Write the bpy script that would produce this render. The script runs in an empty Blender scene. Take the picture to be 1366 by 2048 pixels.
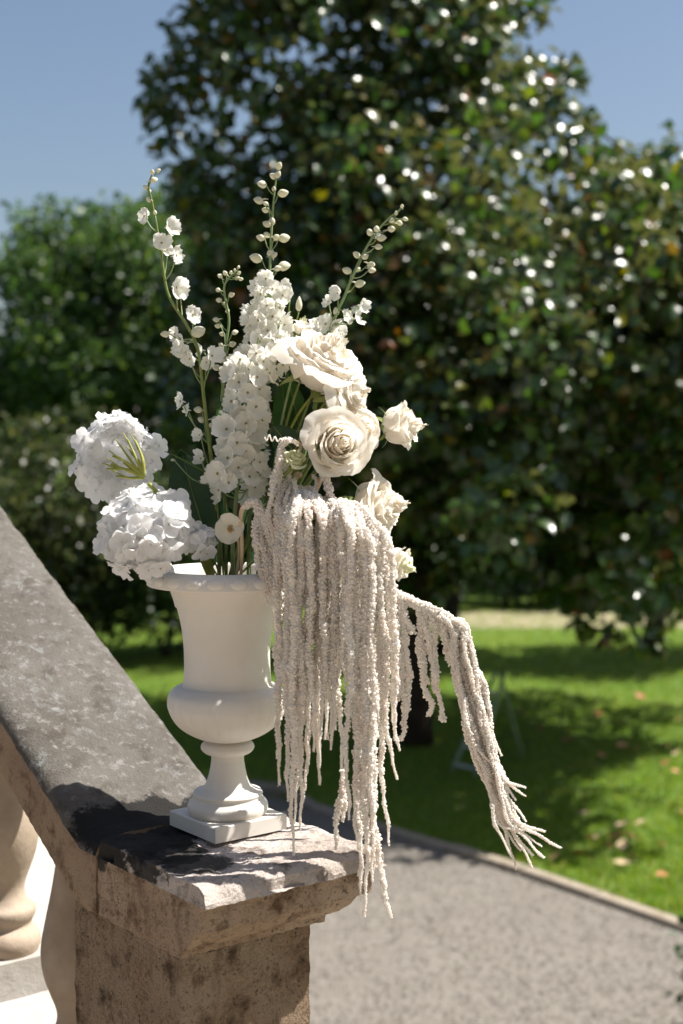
import bpy, bmesh, math, random
import numpy as np
from mathutils import Vector, Matrix, Quaternion, Euler, noise

random.seed(7)
rng = np.random.default_rng(7)
scene = bpy.context.scene
COL = scene.collection

# ------------------------------------------------------------------ camera
FPX = 2846.0
CAM_Z = 3.4
PITCH = math.atan(164.0 / FPX)
cam_d = bpy.data.cameras.new("camera")
cam = bpy.data.objects.new("camera", cam_d)
COL.objects.link(cam)
cam.location = (0, 0, CAM_Z)
cam.rotation_euler = (math.radians(90) - PITCH, 0, 0)
cam_d.sensor_fit = 'VERTICAL'
cam_d.sensor_height = 36.0
cam_d.sensor_width = 24.0
cam_d.lens = FPX / 2048 * 36.0
cam_d.clip_start = 0.05
cam_d.clip_end = 2000
cam_d.dof.use_dof = True
cam_d.dof.focus_distance = 1.97
cam_d.dof.aperture_fstop = 4.0
scene.camera = cam

# ------------------------------------------------------------------ world and sun
SUN_EL = math.radians(57)
SUN_AZ = math.radians(82)          # measured from +Y (view direction) towards +X
w = bpy.data.worlds.new("World")
scene.world = w
w.use_nodes = True
nt = w.node_tree
for n in list(nt.nodes):
    nt.nodes.remove(n)
sky = nt.nodes.new('ShaderNodeTexSky')
sky.sky_type = 'NISHITA'
sky.sun_disc = False
sky.sun_elevation = SUN_EL
sky.sun_rotation = SUN_AZ
sky.altitude = 50
sky.air_density = 1.0
sky.dust_density = 2.2
sky.ozone_density = 1.2
bg = nt.nodes.new('ShaderNodeBackground')
bg.inputs[1].default_value = 0.060
wo = nt.nodes.new('ShaderNodeOutputWorld')
nt.links.new(sky.outputs[0], bg.inputs[0])
nt.links.new(bg.outputs[0], wo.inputs[0])

SUNV = Vector((math.sin(SUN_AZ) * math.cos(SUN_EL), math.cos(SUN_AZ) * math.cos(SUN_EL), math.sin(SUN_EL)))
sd = bpy.data.lights.new("sun", 'SUN')
sd.energy = 5.0
sd.angle = math.radians(0.53)
sd.color = (1.0, 0.955, 0.89)
so = bpy.data.objects.new("sun", sd)
COL.objects.link(so)
so.location = SUNV * 40
so.rotation_euler = SUNV.to_track_quat('Z', 'Y').to_euler()

scene.view_settings.view_transform = 'Standard'
scene.view_settings.look = 'None'
scene.view_settings.gamma = 1.0
scene.view_settings.use_curve_mapping = False
scene.view_settings.exposure = 1.02
scene.cycles.use_denoising = True
scene.cycles.max_bounces = 14
scene.cycles.diffuse_bounces = 12
scene.cycles.transmission_bounces = 4
scene.cycles.caustics_reflective = False
scene.cycles.caustics_refractive = False
scene.cycles.sample_clamp_indirect = 6.0

# ------------------------------------------------------------------ helpers
cp, sp_ = math.cos(PITCH), math.sin(PITCH)


def P(px, py, d):
    """point of the world seen at photo pixel (px, py) and d metres in front of the camera"""
    u = (px - 683.0) / FPX
    v = (1024.0 - py) / FPX
    dy = cp + v * sp_
    dz = -sp_ + v * cp
    t = d / dy
    return Vector((u * t, d, CAM_Z + dz * t))


def G(px, py):
    """point of the ground z=0 seen at a pixel"""
    u = (px - 683.0) / FPX
    v = (1024.0 - py) / FPX
    dy = cp + v * sp_
    dz = -sp_ + v * cp
    t = -CAM_Z / dz
    return Vector((u * t, dy * t, 0))


ANG = math.radians(38)
AV = Vector((math.cos(ANG), math.sin(ANG), 0))
BV = Vector((math.sin(ANG), -math.cos(ANG), 0))
ORG = Vector((P(456, 1668, 2.0).x, 2.0, 0))


def L(a, b, h):
    """stone frame: a along the cap to the right and back, b towards the camera, h below/above the eye"""
    v = ORG + AV * a + BV * b
    return Vector((v.x, v.y, CAM_Z + h))


def tag(o, label=None, cat=None, group=None, kind=None):
    if label: o['label'] = label
    if cat: o['category'] = cat
    if group: o['group'] = group
    if kind: o['kind'] = kind
    return o


def empty(name, loc, label, cat, group=None):
    o = bpy.data.objects.new(name, None)
    COL.objects.link(o)
    o.location = loc
    o.empty_display_size = 0.02
    return tag(o, label, cat, group)


def mesh_np(name, verts, faces, mats=(), midx=None, smooth=True):
    """faces: (n,3) or (n,4) array or list of lists"""
    me = bpy.data.meshes.new(name)
    verts = np.asarray(verts, dtype=np.float32)
    if isinstance(faces, np.ndarray):
        n, k = faces.shape
        me.vertices.add(len(verts))
        me.vertices.foreach_set('co', verts.ravel())
        me.loops.add(n * k)
        me.loops.foreach_set('vertex_index', faces.astype(np.int32).ravel())
        me.polygons.add(n)
        me.polygons.foreach_set('loop_start', np.arange(0, n * k, k, dtype=np.int32))
        me.polygons.foreach_set('loop_total', np.full(n, k, dtype=np.int32))
    else:
        me.from_pydata([tuple(map(float, v)) for v in verts], [], faces)
    for m in mats:
        me.materials.append(m)
    if midx is not None:
        me.polygons.foreach_set('material_index', np.asarray(midx, dtype=np.int32))
    me.polygons.foreach_set('use_smooth', np.full(len(me.polygons), smooth, dtype=bool))
    me.update(calc_edges=True)
    me.validate()
    return me


def link(name, me, parent=None, loc=(0, 0, 0), rot=None, scale=1.0):
    o = bpy.data.objects.new(name, me)
    COL.objects.link(o)
    if parent is not None:
        o.parent = parent
    o.location = loc
    if rot is not None:
        o.rotation_mode = 'QUATERNION'
        o.rotation_quaternion = rot
    o.scale = (scale, scale, scale) if not hasattr(scale, '__len__') else scale
    return o


def obj(name, verts, faces, mats, parent=None, midx=None, smooth=True, origin=None):
    """verts in world coordinates; made relative to the parent's place"""
    verts = np.asarray([tuple(v) for v in verts] if not isinstance(verts, np.ndarray) else verts, dtype=np.float64)
    base = np.zeros(3)
    if parent is not None:
        base = np.array(WORLD[parent.name])
    if origin is None:
        origin = base
    origin = np.array(origin, dtype=float)
    me = mesh_np(name, verts - origin, faces, mats, midx, smooth)
    o = link(name, me, parent, tuple(origin - base))
    WORLD[o.name] = tuple(origin)
    return o


WORLD = {}


def root(name, loc, label, cat, group=None):
    o = empty(name, loc, label, cat, group)
    WORLD[o.name] = tuple(loc)
    return o


def orient(d, spin=0.0):
    q = Vector(d).normalized().to_track_quat('Z', 'Y')
    return q @ Quaternion((0, 0, 1), spin)


def catmull(pts, n):
    pts = [np.array(p, dtype=float) for p in pts]
    pts = [2 * pts[0] - pts[1]] + pts + [2 * pts[-1] - pts[-2]]
    out = []
    segs = len(pts) - 3
    for i in range(n):
        s = i / (n - 1) * segs
        k = min(int(s), segs - 1)
        t = s - k
        p0, p1, p2, p3 = pts[k:k + 4]
        out.append(0.5 * ((2 * p1) + (-p0 + p2) * t + (2 * p0 - 5 * p1 + 4 * p2 - p3) * t * t + (-p0 + 3 * p1 - 3 * p2 + p3) * t ** 3))
    return np.array(out)


def tube_np(path, radii, seg=8, cap=True):
    path = np.asarray(path, dtype=float)
    n = len(path)
    radii = np.broadcast_to(np.asarray(radii, dtype=float), (n,))
    tan = np.gradient(path, axis=0)
    tan /= np.linalg.norm(tan, axis=1)[:, None] + 1e-12
    ref = np.array([0.3, 0.9, 0.1])
    if abs(np.dot(tan[0], ref / np.linalg.norm(ref))) > 0.9:
        ref = np.array([1.0, 0, 0])
    u = np.cross(tan[0], ref); u /= np.linalg.norm(u)
    vs = []
    for i in range(n):
        u = u - tan[i] * np.dot(u, tan[i])
        u /= np.linalg.norm(u) + 1e-12
        v = np.cross(tan[i], u)
        a = np.arange(seg) / seg * 2 * math.pi
        vs.append(path[i] + radii[i] * (np.cos(a)[:, None] * u + np.sin(a)[:, None] * v))
    verts = np.concatenate(vs)
    i0 = np.arange(n - 1)[:, None] * seg
    j = np.arange(seg)[None, :]
    j2 = (j + 1) % seg
    f = np.stack([i0 + j, i0 + j2, i0 + seg + j2, i0 + seg + j], axis=-1).reshape(-1, 4)
    if cap:
        verts = np.concatenate([verts, path[:1], path[-1:]])
        c0, c1 = n * seg, n * seg + 1
        jj = np.arange(seg)
        f0 = np.stack([np.full(seg, c0), (jj + 1) % seg, jj, jj], axis=-1)
        f1 = np.stack([np.full(seg, c1), (n - 1) * seg + jj, (n - 1) * seg + (jj + 1) % seg, (n - 1) * seg + (jj + 1) % seg], axis=-1)
        # degenerate quads -> use triangles list
        tris = np.concatenate([f[:, [0, 1, 2]], f[:, [0, 2, 3]], f0[:, :3], f1[:, :3]])
        return verts, tris
    tris = np.concatenate([f[:, [0, 1, 2]], f[:, [0, 2, 3]]])
    return verts, tris


def join(parts):
    vs, fs, off = [], [], 0
    for v, f in parts:
        vs.append(v); fs.append(f + off); off += len(v)
    return np.concatenate(vs), np.concatenate(fs)


def tube_obj(name, pts, r0, r1, mat, parent, seg=8, n=24):
    path = catmull(pts, n)
    v, f = tube_np(path, np.linspace(r0, r1, n), seg)
    return obj(name, v, f, [mat], parent)


def sharpen(o, deg=38):
    me = o.data
    bm = bmesh.new(); bm.from_mesh(me)
    lim = math.radians(deg)
    for e in bm.edges:
        if len(e.link_faces) == 2 and e.calc_face_angle(0) > lim: e.smooth = False
    bm.to_mesh(me); bm.free()
    return o


# ------------------------------------------------------------------ materials
def new_mat(name):
    m = bpy.data.materials.new(name)
    m.use_nodes = True
    t = m.node_tree
    for n in list(t.nodes):
        t.nodes.remove(n)
    out = t.nodes.new('ShaderNodeOutputMaterial')
    return m, t, out


def N(t, typ, **kw):
    n = t.nodes.new(typ)
    for k, v in kw.items():
        if k.startswith('i_'):
            n.inputs[k[2:].replace('_', ' ')].default_value = v
        else:
            setattr(n, k, v)
    return n


def noise_fac(t, scale, detail=4, rough=0.55, lo=0.4, hi=0.6, coord='Object', vec=None, dist=0.0):
    if vec is None:
        tc = N(t, 'ShaderNodeTexCoord')
        vec = tc.outputs[coord]
    nz = N(t, 'ShaderNodeTexNoise')
    nz.inputs['Scale'].default_value = scale
    nz.inputs['Detail'].default_value = detail
    nz.inputs['Roughness'].default_value = rough
    nz.inputs['Distortion'].default_value = dist
    t.links.new(vec, nz.inputs['Vector'])
    mr = N(t, 'ShaderNodeMapRange')
    mr.inputs['From Min'].default_value = lo
    mr.inputs['From Max'].default_value = hi
    t.links.new(nz.outputs['Fac'], mr.inputs['Value'])
    return mr.outputs['Result'], nz


def mixc(t, fac, a, b):
    m = N(t, 'ShaderNodeMix', data_type='RGBA')
    if isinstance(fac, (int, float)): m.inputs[0].default_value = fac
    else: t.links.new(fac, m.inputs[0])
    for idx, c in ((6, a), (7, b)):
        if hasattr(c, 'is_linked') or hasattr(c, 'links'):
            t.links.new(c, m.inputs[idx])
        else:
            m.inputs[idx].default_value = (*c, 1)
    return m.outputs[2]


def bump(t, h, strength=0.3, dist=0.002, prev=None):
    b = N(t, 'ShaderNodeBump')
    b.inputs['Strength'].default_value = strength
    b.inputs['Distance'].default_value = dist
    t.links.new(h, b.inputs['Height'])
    if prev is not None:
        t.links.new(prev, b.inputs['Normal'])
    return b.outputs['Normal']


def principled(t, out, color, rough=0.6, spec=0.4, normal=None):
    p = N(t, 'ShaderNodeBsdfPrincipled')
    if hasattr(color, 'links'): t.links.new(color, p.inputs['Base Color'])
    else: p.inputs['Base Color'].default_value = (*color, 1)
    if hasattr(rough, 'links'): t.links.new(rough, p.inputs['Roughness'])
    else: p.inputs['Roughness'].default_value = rough
    p.inputs['Specular IOR Level'].default_value = spec
    if normal is not None: t.links.new(normal, p.inputs['Normal'])
    t.links.new(p.outputs[0], out.inputs['Surface'])
    return p


def petal_mat(name, col, col2=None, transl=0.35, scale=60, rough=0.5, vein=0.25, lo=.4, hi=.7):
    m, t, out = new_mat(name)
    f, nz = noise_fac(t, scale, 3, .5, lo, hi)
    c = mixc(t, f, col, col2 or tuple(x * .88 for x in col))
    f2, nz2 = noise_fac(t, scale * 4, 4, .6, .3, .7)
    nrm = bump(t, nz2.outputs['Fac'], vein, .0008)
    p = principled(t, out, c, rough, .25, nrm)
    tr = N(t, 'ShaderNodeBsdfTranslucent')
    t.links.new(c, tr.inputs['Color'])
    mx = N(t, 'ShaderNodeMixShader')
    mx.inputs[0].default_value = transl
    t.links.new(p.outputs[0], mx.inputs[1])
    t.links.new(tr.outputs[0], mx.inputs[2])
    t.links.new(mx.outputs[0], out.inputs['Surface'])
    return m


M = {}
M['delph'] = petal_mat('delphinium_petal', (.92, .91, .86), (.88, .85, .76), .5)
M['bud'] = petal_mat('delphinium_bud', (.76, .76, .60), (.62, .50, .38), .3, 55, lo=.5, hi=.8)
M['rose'] = petal_mat('rose_petal', (.92, .88, .81), (.89, .83, .73), .48, 22)
M['rose_warm'] = petal_mat('rose_petal_heart', (.94, .89, .80), (.92, .85, .73), .6, 25)
M['rose_green'] = petal_mat('rose_petal_green', (.74, .76, .50), (.82, .80, .62), .40, 30)
M['hydra'] = petal_mat('hydrangea_petal', (.93, .93, .935), (.91, .905, .89), .5, 40)
M['poppy'] = petal_mat('anemone_petal', (.90, .88, .80), (.84, .78, .62), .45, 40)


def simple_mat(name, c1, c2, scale, rough=.6, spec=.4, b=0.2, bd=.001, coord='Object', lo=.35, hi=.65):
    m, t, out = new_mat(name)
    f, nz = noise_fac(t, scale, 4, .6, lo, hi, coord)
    c = mixc(t, f, c1, c2)
    f2, nz2 = noise_fac(t, scale * 3, 4, .6, .3, .7, coord)
    nrm = bump(t, nz2.outputs['Fac'], b, bd)
    principled(t, out, c, rough, spec, nrm)
    return m


M['stem'] = simple_mat('green_stem', (.14, .20, .05), (.22, .25, .07), 40, .5)
M['stem_pale'] = simple_mat('pale_green_stem', (.26, .33, .16), (.18, .27, .10), 50, .5)
M['stem_yellow'] = simple_mat('yellow_green_stem', (.36, .36, .07), (.24, .28, .05), 60, .5)
M['stem_cream'] = simple_mat('cream_stem', (.62, .48, .34), (.52, .40, .26), 50, .6)
M['stamen'] = simple_mat('flower_eye', (.42, .38, .12), (.26, .17, .06), 90, .6)
M['stamen_tan'] = simple_mat('flower_eye_tan', (.55, .38, .18), (.40, .24, .09), 90, .6)
M['beads'] = petal_mat('amaranth_bead', (.98, .95, .905), (.98, .92, .86), .52, 30, .6, .12)
M['leafdark'] = simple_mat('dark_leaf', (.012, .045, .014), (.022, .07, .018), 25, .35, .5, .3, .002)
M['leafgreen'] = petal_mat('fresh_leaf', (.05, .13, .025), (.03, .09, .02), .25, 30, .4, .5)
M['urn'] = simple_mat('urn_plastic', (.70, .67, .625), (.65, .61, .555), 13, .48, .4, .12, .0008)
M['soil'] = simple_mat('floral_foam', (.02, .03, .012), (.04, .05, .02), 40, .9, .1, .8, .01)


def stone_mat(name, base, warm, dark, dark_amt=.5, black_patch=None, pit=1.0, lichen=None, light=None, speck=False):
    m, t, out = new_mat(name)
    geo = N(t, 'ShaderNodeNewGeometry')
    pos = geo.outputs['Position']
    f1, _ = noise_fac(t, 6, 5, .6, .42, .62, vec=pos)
    c = mixc(t, f1, base, warm)
    f2, n2 = noise_fac(t, 22, 6, .7, .50 + .12 * (1 - dark_amt), .66, vec=pos)
    c = mixc(t, f2, c, dark)
    f3, n3 = noise_fac(t, 240, 4, .7, .58, .72, vec=pos)
    c = mixc(t, f3, c, tuple(x * .6 for x in dark))
    if speck:
        f7, n7 = noise_fac(t, 110, 6, .8, .55, .66, vec=pos)
        c = mixc(t, f7, c, tuple(x * .55 for x in dark))
        mp = N(t, 'ShaderNodeMapping'); mp.inputs['Scale'].default_value = (24, 24, 6)
        t.links.new(pos, mp.inputs['Vector'])
        f8, n8 = noise_fac(t, 1.0, 5, .65, .56, .78, vec=mp.outputs[0])
        c = mixc(t, f8, c, dark)
    if light is not None:
        f6, _ = noise_fac(t, 60, 6, .75, .54, .66, vec=pos, dist=.1)
        c = mixc(t, f6, c, light)
    if lichen is not None:
        f5, _ = noise_fac(t, 13, 8, .8, .56, .72, vec=pos, dist=.2)
        c = mixc(t, f5, c, lichen)
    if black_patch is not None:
        # near-black patch coloured around a place on the stone, with a ragged edge
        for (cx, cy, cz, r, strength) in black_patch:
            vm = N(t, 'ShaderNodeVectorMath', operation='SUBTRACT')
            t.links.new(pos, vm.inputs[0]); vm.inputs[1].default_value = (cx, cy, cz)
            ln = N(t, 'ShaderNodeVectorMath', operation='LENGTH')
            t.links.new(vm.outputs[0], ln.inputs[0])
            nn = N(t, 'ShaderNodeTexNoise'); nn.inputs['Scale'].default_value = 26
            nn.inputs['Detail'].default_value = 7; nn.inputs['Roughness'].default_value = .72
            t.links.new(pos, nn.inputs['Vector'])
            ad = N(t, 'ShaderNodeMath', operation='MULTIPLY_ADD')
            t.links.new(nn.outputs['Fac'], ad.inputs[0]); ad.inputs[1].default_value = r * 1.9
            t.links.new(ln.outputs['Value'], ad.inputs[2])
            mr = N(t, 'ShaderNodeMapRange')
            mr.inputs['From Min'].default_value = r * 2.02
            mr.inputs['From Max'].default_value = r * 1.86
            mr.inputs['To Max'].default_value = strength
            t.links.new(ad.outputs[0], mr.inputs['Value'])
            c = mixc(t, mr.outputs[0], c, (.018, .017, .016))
    b1 = bump(t, n2.outputs['Fac'], .6 * pit, .006)
    b2 = bump(t, n3.outputs['Fac'], .7 * pit, .003, b1)
    vor = N(t, 'ShaderNodeTexVoronoi'); vor.inputs['Scale'].default_value = 220
    t.links.new(pos, vor.inputs['Vector'])
    b3 = bump(t, vor.outputs['Distance'], .35 * pit, .0015, b2)
    principled(t, out, c, .9, .15, b3)
    return m


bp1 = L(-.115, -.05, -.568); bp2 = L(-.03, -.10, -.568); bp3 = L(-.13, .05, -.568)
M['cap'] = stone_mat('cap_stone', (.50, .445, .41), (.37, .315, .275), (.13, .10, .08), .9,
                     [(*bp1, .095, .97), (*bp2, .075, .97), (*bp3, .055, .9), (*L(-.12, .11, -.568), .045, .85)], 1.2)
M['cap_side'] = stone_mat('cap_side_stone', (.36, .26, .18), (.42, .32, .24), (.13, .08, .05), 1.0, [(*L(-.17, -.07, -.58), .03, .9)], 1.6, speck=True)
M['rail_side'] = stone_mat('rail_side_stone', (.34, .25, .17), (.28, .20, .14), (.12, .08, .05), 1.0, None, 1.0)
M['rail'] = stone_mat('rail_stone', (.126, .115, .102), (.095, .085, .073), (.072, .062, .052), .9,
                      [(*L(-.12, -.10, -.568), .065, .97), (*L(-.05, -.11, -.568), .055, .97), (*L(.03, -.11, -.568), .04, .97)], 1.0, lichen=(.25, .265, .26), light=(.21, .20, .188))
M['shaft'] = stone_mat('shaft_stone', (.34, .255, .18), (.27, .185, .12), (.10, .065, .042), 1.0, None, 2.2, speck=True)
M['pale_stone'] = simple_mat('pale_stone', (.43, .41, .385), (.35, .32, .285), 14, .85, .15, .6, .004)
M['baluster'] = simple_mat('baluster_stone', (.44, .36, .285), (.34, .265, .195), 12, .85, .15, .5, .004)
M['terrace'] = stone_mat('terrace_stone', (.38, .33, .28), (.33, .28, .22), (.22, .18, .14), .3, None, .5)
M['wall'] = stone_mat('house_stone', (.40, .375, .35), (.34, .32, .30), (.26, .24, .22), .2, None, .5)
M['kerb'] = stone_mat('kerb_stone', (.34, .29, .23), (.29, .24, .18), (.15, .12, .08), .6, None, .8)


def gravel_mat():
    m, t, out = new_mat('gravel_ground')
    geo = N(t, 'ShaderNodeNewGeometry'); pos = geo.outputs['Position']
    f1, _ = noise_fac(t, 1.2, 4, .6, .4, .6, vec=pos)
    c = mixc(t, f1, (.185, .166, .142), (.165, .146, .124))
    f2, n2 = noise_fac(t, 55, 4, .7, .35, .65, vec=pos)
    c = mixc(t, f2, c, (.225, .207, .182))
    f3, n3 = noise_fac(t, 90, 3, .7, .62, .74, vec=pos)
    c = mixc(t, f3, c, (.16, .14, .12))
    nrm = bump(t, n2.outputs['Fac'], .6, .02)
    principled(t, out, c, .95, .1, nrm)
    return m


M['gravel'] = gravel_mat()


def lawn_mat():
    m, t, out = new_mat('lawn_ground')
    geo = N(t, 'ShaderNodeNewGeometry'); pos = geo.outputs['Position']
    f1, _ = noise_fac(t, .5, 5, .6, .4, .62, vec=pos)
    c = mixc(t, f1, (.095, .165, .026), (.17, .21, .036))
    f2, n2 = noise_fac(t, 18, 5, .7, .35, .65, vec=pos)
    c = mixc(t, f2, c, (.09, .16, .025))
    f3, _ = noise_fac(t, .22, 3, .5, .58, .72, vec=pos)
    c = mixc(t, f3, c, (.19, .17, .07))
    nrm = bump(t, n2.outputs['Fac'], .7, .04)
    principled(t, out, c, .8, .2, nrm)
    return m


M['lawn'] = lawn_mat()
M['far_path'] = simple_mat('far_path_earth', (.34, .29, .21), (.28, .25, .16), 1.5, .9, .1, .3, .01)


def leaf_mat(name, cols, gloss=.3, spec=.5, transl=.25, back=None, tcol=None):
    """cols: list of (position, colour) along a per-leaf random value"""
    m, t, out = new_mat(name)
    geo = N(t, 'ShaderNodeNewGeometry')
    cr = N(t, 'ShaderNodeValToRGB')
    el = cr.color_ramp.elements
    while len(el) < len(cols): el.new(.5)
    for e, (p_, c_) in zip(el, cols):
        e.position = p_; e.color = (*c_, 1)
    cr.color_ramp.interpolation = 'LINEAR'
    t.links.new(geo.outputs['Random Per Island'], cr.inputs[0])
    c = cr.outputs[0]
    if back is not None:
        c = mixc(t, geo.outputs['Backfacing'], c, back)
    p = principled(t, out, c, gloss, spec)
    if transl > 0:
        tr = N(t, 'ShaderNodeBsdfTranslucent')
        if tcol is None:
            hs = N(t, 'ShaderNodeHueSaturation'); hs.inputs['Value'].default_value = 2.2
            hs.inputs['Saturation'].default_value = 1.15; hs.inputs['Hue'].default_value = .485
            t.links.new(c, hs.inputs['Color'])
            t.links.new(hs.outputs[0], tr.inputs['Color'])
        else:
            tr.inputs['Color'].default_value = (*tcol, 1)
        mx = N(t, 'ShaderNodeMixShader'); mx.inputs[0].default_value = transl
        t.links.new(p.outputs[0], mx.inputs[1]); t.links.new(tr.outputs[0], mx.inputs[2])
        t.links.new(mx.outputs[0], out.inputs['Surface'])
    return m


M['magnolia'] = leaf_mat('magnolia_leaf', [(0, (.022, .058, .012)), (.6, (.042, .088, .016)), (.86, (.09, .13, .02)), (.95, (.16, .15, .02)), (.985, (.18, .10, .02)), (1, (.24, .08, .02))],
                         .29, .9, .40, back=(.050, .058, .020))
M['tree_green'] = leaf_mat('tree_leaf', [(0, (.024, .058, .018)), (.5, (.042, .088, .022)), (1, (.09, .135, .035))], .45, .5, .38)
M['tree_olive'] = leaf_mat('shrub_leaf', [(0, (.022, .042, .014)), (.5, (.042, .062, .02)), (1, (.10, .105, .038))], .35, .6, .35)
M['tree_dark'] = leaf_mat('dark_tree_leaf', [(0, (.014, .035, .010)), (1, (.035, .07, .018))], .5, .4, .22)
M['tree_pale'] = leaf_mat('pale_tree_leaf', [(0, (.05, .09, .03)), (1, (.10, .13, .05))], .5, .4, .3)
M['grass'] = leaf_mat('grass_blade', [(0, (.085, .19, .024)), (.7, (.155, .24, .035)), (1, (.28, .26, .065))], .55, .3, .35)
M['fallen'] = leaf_mat('fallen_leaf', [(0, (.42, .20, .09)), (1, (.42, .20, .09))], .6, .3, 0)
M['bark'] = simple_mat('tree_bark', (.055, .043, .033), (.030, .024, .018), 7, .9, .1, .8, .03)
M['metal_green'] = simple_mat('green_ladder_paint', (.24, .32, .20), (.20, .27, .17), 9, .5)
M['metal_grey'] = simple_mat('grey_ladder_metal', (.60, .62, .62), (.5, .52, .52), 9, .45)

# ------------------------------------------------------------------ ground
gv = [(-260, -60, 0), (260, -60, 0), (260, 500, 0), (-260, 500, 0)]
tag(obj('lawn', gv, [[0, 1, 2, 3]], [M['lawn']], smooth=False), 'wide green lawn with fallen leaves under the trees', None, None, 'structure')

kc = [G(430, 1570), G(520, 1591), G(600, 1612), G(790, 1672), G(1030, 1745), G(1366, 1862)]
kc[0:0] = [kc[0] + Vector((-9, 1.2, 0))]
kc.append(kc[-1] + (kc[-1] - kc[-2]) * 2.5)
kcp = catmull([tuple(v) for v in kc], 60)
gl = [(-30, kcp[0][1] + 3, .004)] + [(p[0], p[1], .004) for p in kcp] + [(30, -20, .004), (-30, -20, .004)]
tag(obj('gravel_path', gl, [list(range(len(gl)))[::-1]], [M['gravel']], smooth=False), 'pale gravel path edged by the lawn', None, None, 'structure')

M['soil_edge'] = simple_mat('dry_lawn_edge', (.20, .155, .08), (.13, .15, .05), 5, .95, .1, .6, .02)
es = [(p[0], p[1] + .02, .003) for p in kcp[8:]] + [(p[0], p[1] + .34 + .05 * math.sin(p[0] * 7), .003) for p in kcp[8:][::-1]]
tag(obj('worn_lawn_edge', es, [list(range(len(es)))], [M['soil_edge']], smooth=False), 'dry worn strip of lawn along the kerb', None, None, 'structure')

# kerb: a row of long narrow stones
kr = root('kerb', tuple(kcp[20]), 'low stone kerb between the pale gravel and the lawn', 'kerb')
segl = np.concatenate([[0], np.cumsum(np.linalg.norm(np.diff(kcp, axis=0), axis=1))])
tot = segl[-1]


def kpt(s):
    return np.array([np.interp(s, segl, kcp[:, i]) for i in range(3)])


s = 2.0
while s < tot - .6 and s < 22:
    ln = random.uniform(.7, 1.0)
    p0, p1 = kpt(s + .008), kpt(s + ln - .008)
    d = (p1 - p0) / np.linalg.norm(p1 - p0)
    nrm = np.array([-d[1], d[0], 0])
    h = random.uniform(.045, .06)
    hw = .055
    vs = []
    for q in (p0, p1):
        for (o_, z_) in ((-hw, -.08), (-hw, h - .012), (-hw + .014, h), (hw - .014, h), (hw, h - .012), (hw, -.08)):
            vs.append(q + nrm * (o_ + .03) + np.array([0, 0, z_]))
    fs = [[i, i + 6, (i + 1) % 6 + 6, (i + 1) % 6] for i in range(6)] + [[5, 4, 3, 2, 1, 0], [6, 7, 8, 9, 10, 11]]
    obj('kerb_stone', vs, fs, [M['kerb']], kr, smooth=False)
    s += ln


def inside_lawn(x, y):
    # beyond the kerb curve
    ky = np.interp(x, kcp[:, 0], kcp[:, 1])
    return y > ky + .07 + .16 * (0.5 + 0.5 * np.sin(x * 9.0) * np.sin(x * 23.0 + y * 5))


def scatter_tri(name, mat, pts, h, wid, lean):
    n = len(pts)
    ang = rng.uniform(0, 2 * math.pi, n)
    hh = h * rng.uniform(.6, 1.3, n)
    ww = wid * rng.uniform(.7, 1.3, n)
    dx = np.stack([np.cos(ang), np.sin(ang), np.zeros(n)], 1)
    ln = rng.normal(0, lean, (n, 2)) * hh[:, None]
    tip = pts + np.stack([ln[:, 0], ln[:, 1], hh], 1)
    v = np.stack([pts - dx * ww[:, None], pts + dx * ww[:, None], tip], 1).reshape(-1, 3)
    f = np.arange(3 * n).reshape(-1, 3)
    return obj(name, v, f, [mat], smooth=False)


n = 150000
yy = 10 ** rng.uniform(math.log10(9.0), math.log10(30), n)
xx = rng.uniform(-.30, .30, n) * yy
ok = inside_lawn(xx, yy)
pts = np.stack([xx, yy, np.zeros(n)], 1)[ok]
tag(scatter_tri('grass', M['grass'], pts, .055, .007, .45), 'mown green grass blades covering the lawn', 'grass', None, 'stuff')

# loose stones on the gravel: little octahedra
n = 26000
yy = rng.uniform(7.2, 13.5, n); xx = rng.uniform(-.26, .28, n) * yy
ok = ~inside_lawn(xx, yy - .12)
cc = np.stack([xx, yy, np.full(n, .006)], 1)[ok]
n = len(cc)
oct_v = np.array([[1, 0, 0], [0, 1, 0], [-1, 0, 0], [0, -1, 0], [0, 0, 1], [0, 0, -1]], float)
oct_f = np.array([[0, 1, 4], [1, 2, 4], [2, 3, 4], [3, 0, 4], [1, 0, 5], [2, 1, 5], [3, 2, 5], [0, 3, 5]])
sc = rng.uniform(.005, .016, (n, 1, 3)) * np.array([1, 1, .7])
a = rng.uniform(0, 6.28, n)
vv = oct_v[None] * sc
vr = vv.copy()
vr[:, :, 0] = vv[:, :, 0] * np.cos(a)[:, None] - vv[:, :, 1] * np.sin(a)[:, None]
vr[:, :, 1] = vv[:, :, 0] * np.sin(a)[:, None] + vv[:, :, 1] * np.cos(a)[:, None]
vr += cc[:, None]
ff = (oct_f[None] + np.arange(n)[:, None, None] * 6).reshape(-1, 3)
M['pebble'] = leaf_mat('gravel_pebble', [(0, (.148, .131, .108)), (.5, (.182, .162, .135)), (1, (.22, .198, .168))], .9, .1, 0)
tag(obj('gravel', vr.reshape(-1, 3), ff, [M['pebble']], smooth=False), 'loose pale gravel stones on the path', 'gravel', None, 'stuff')

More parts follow.
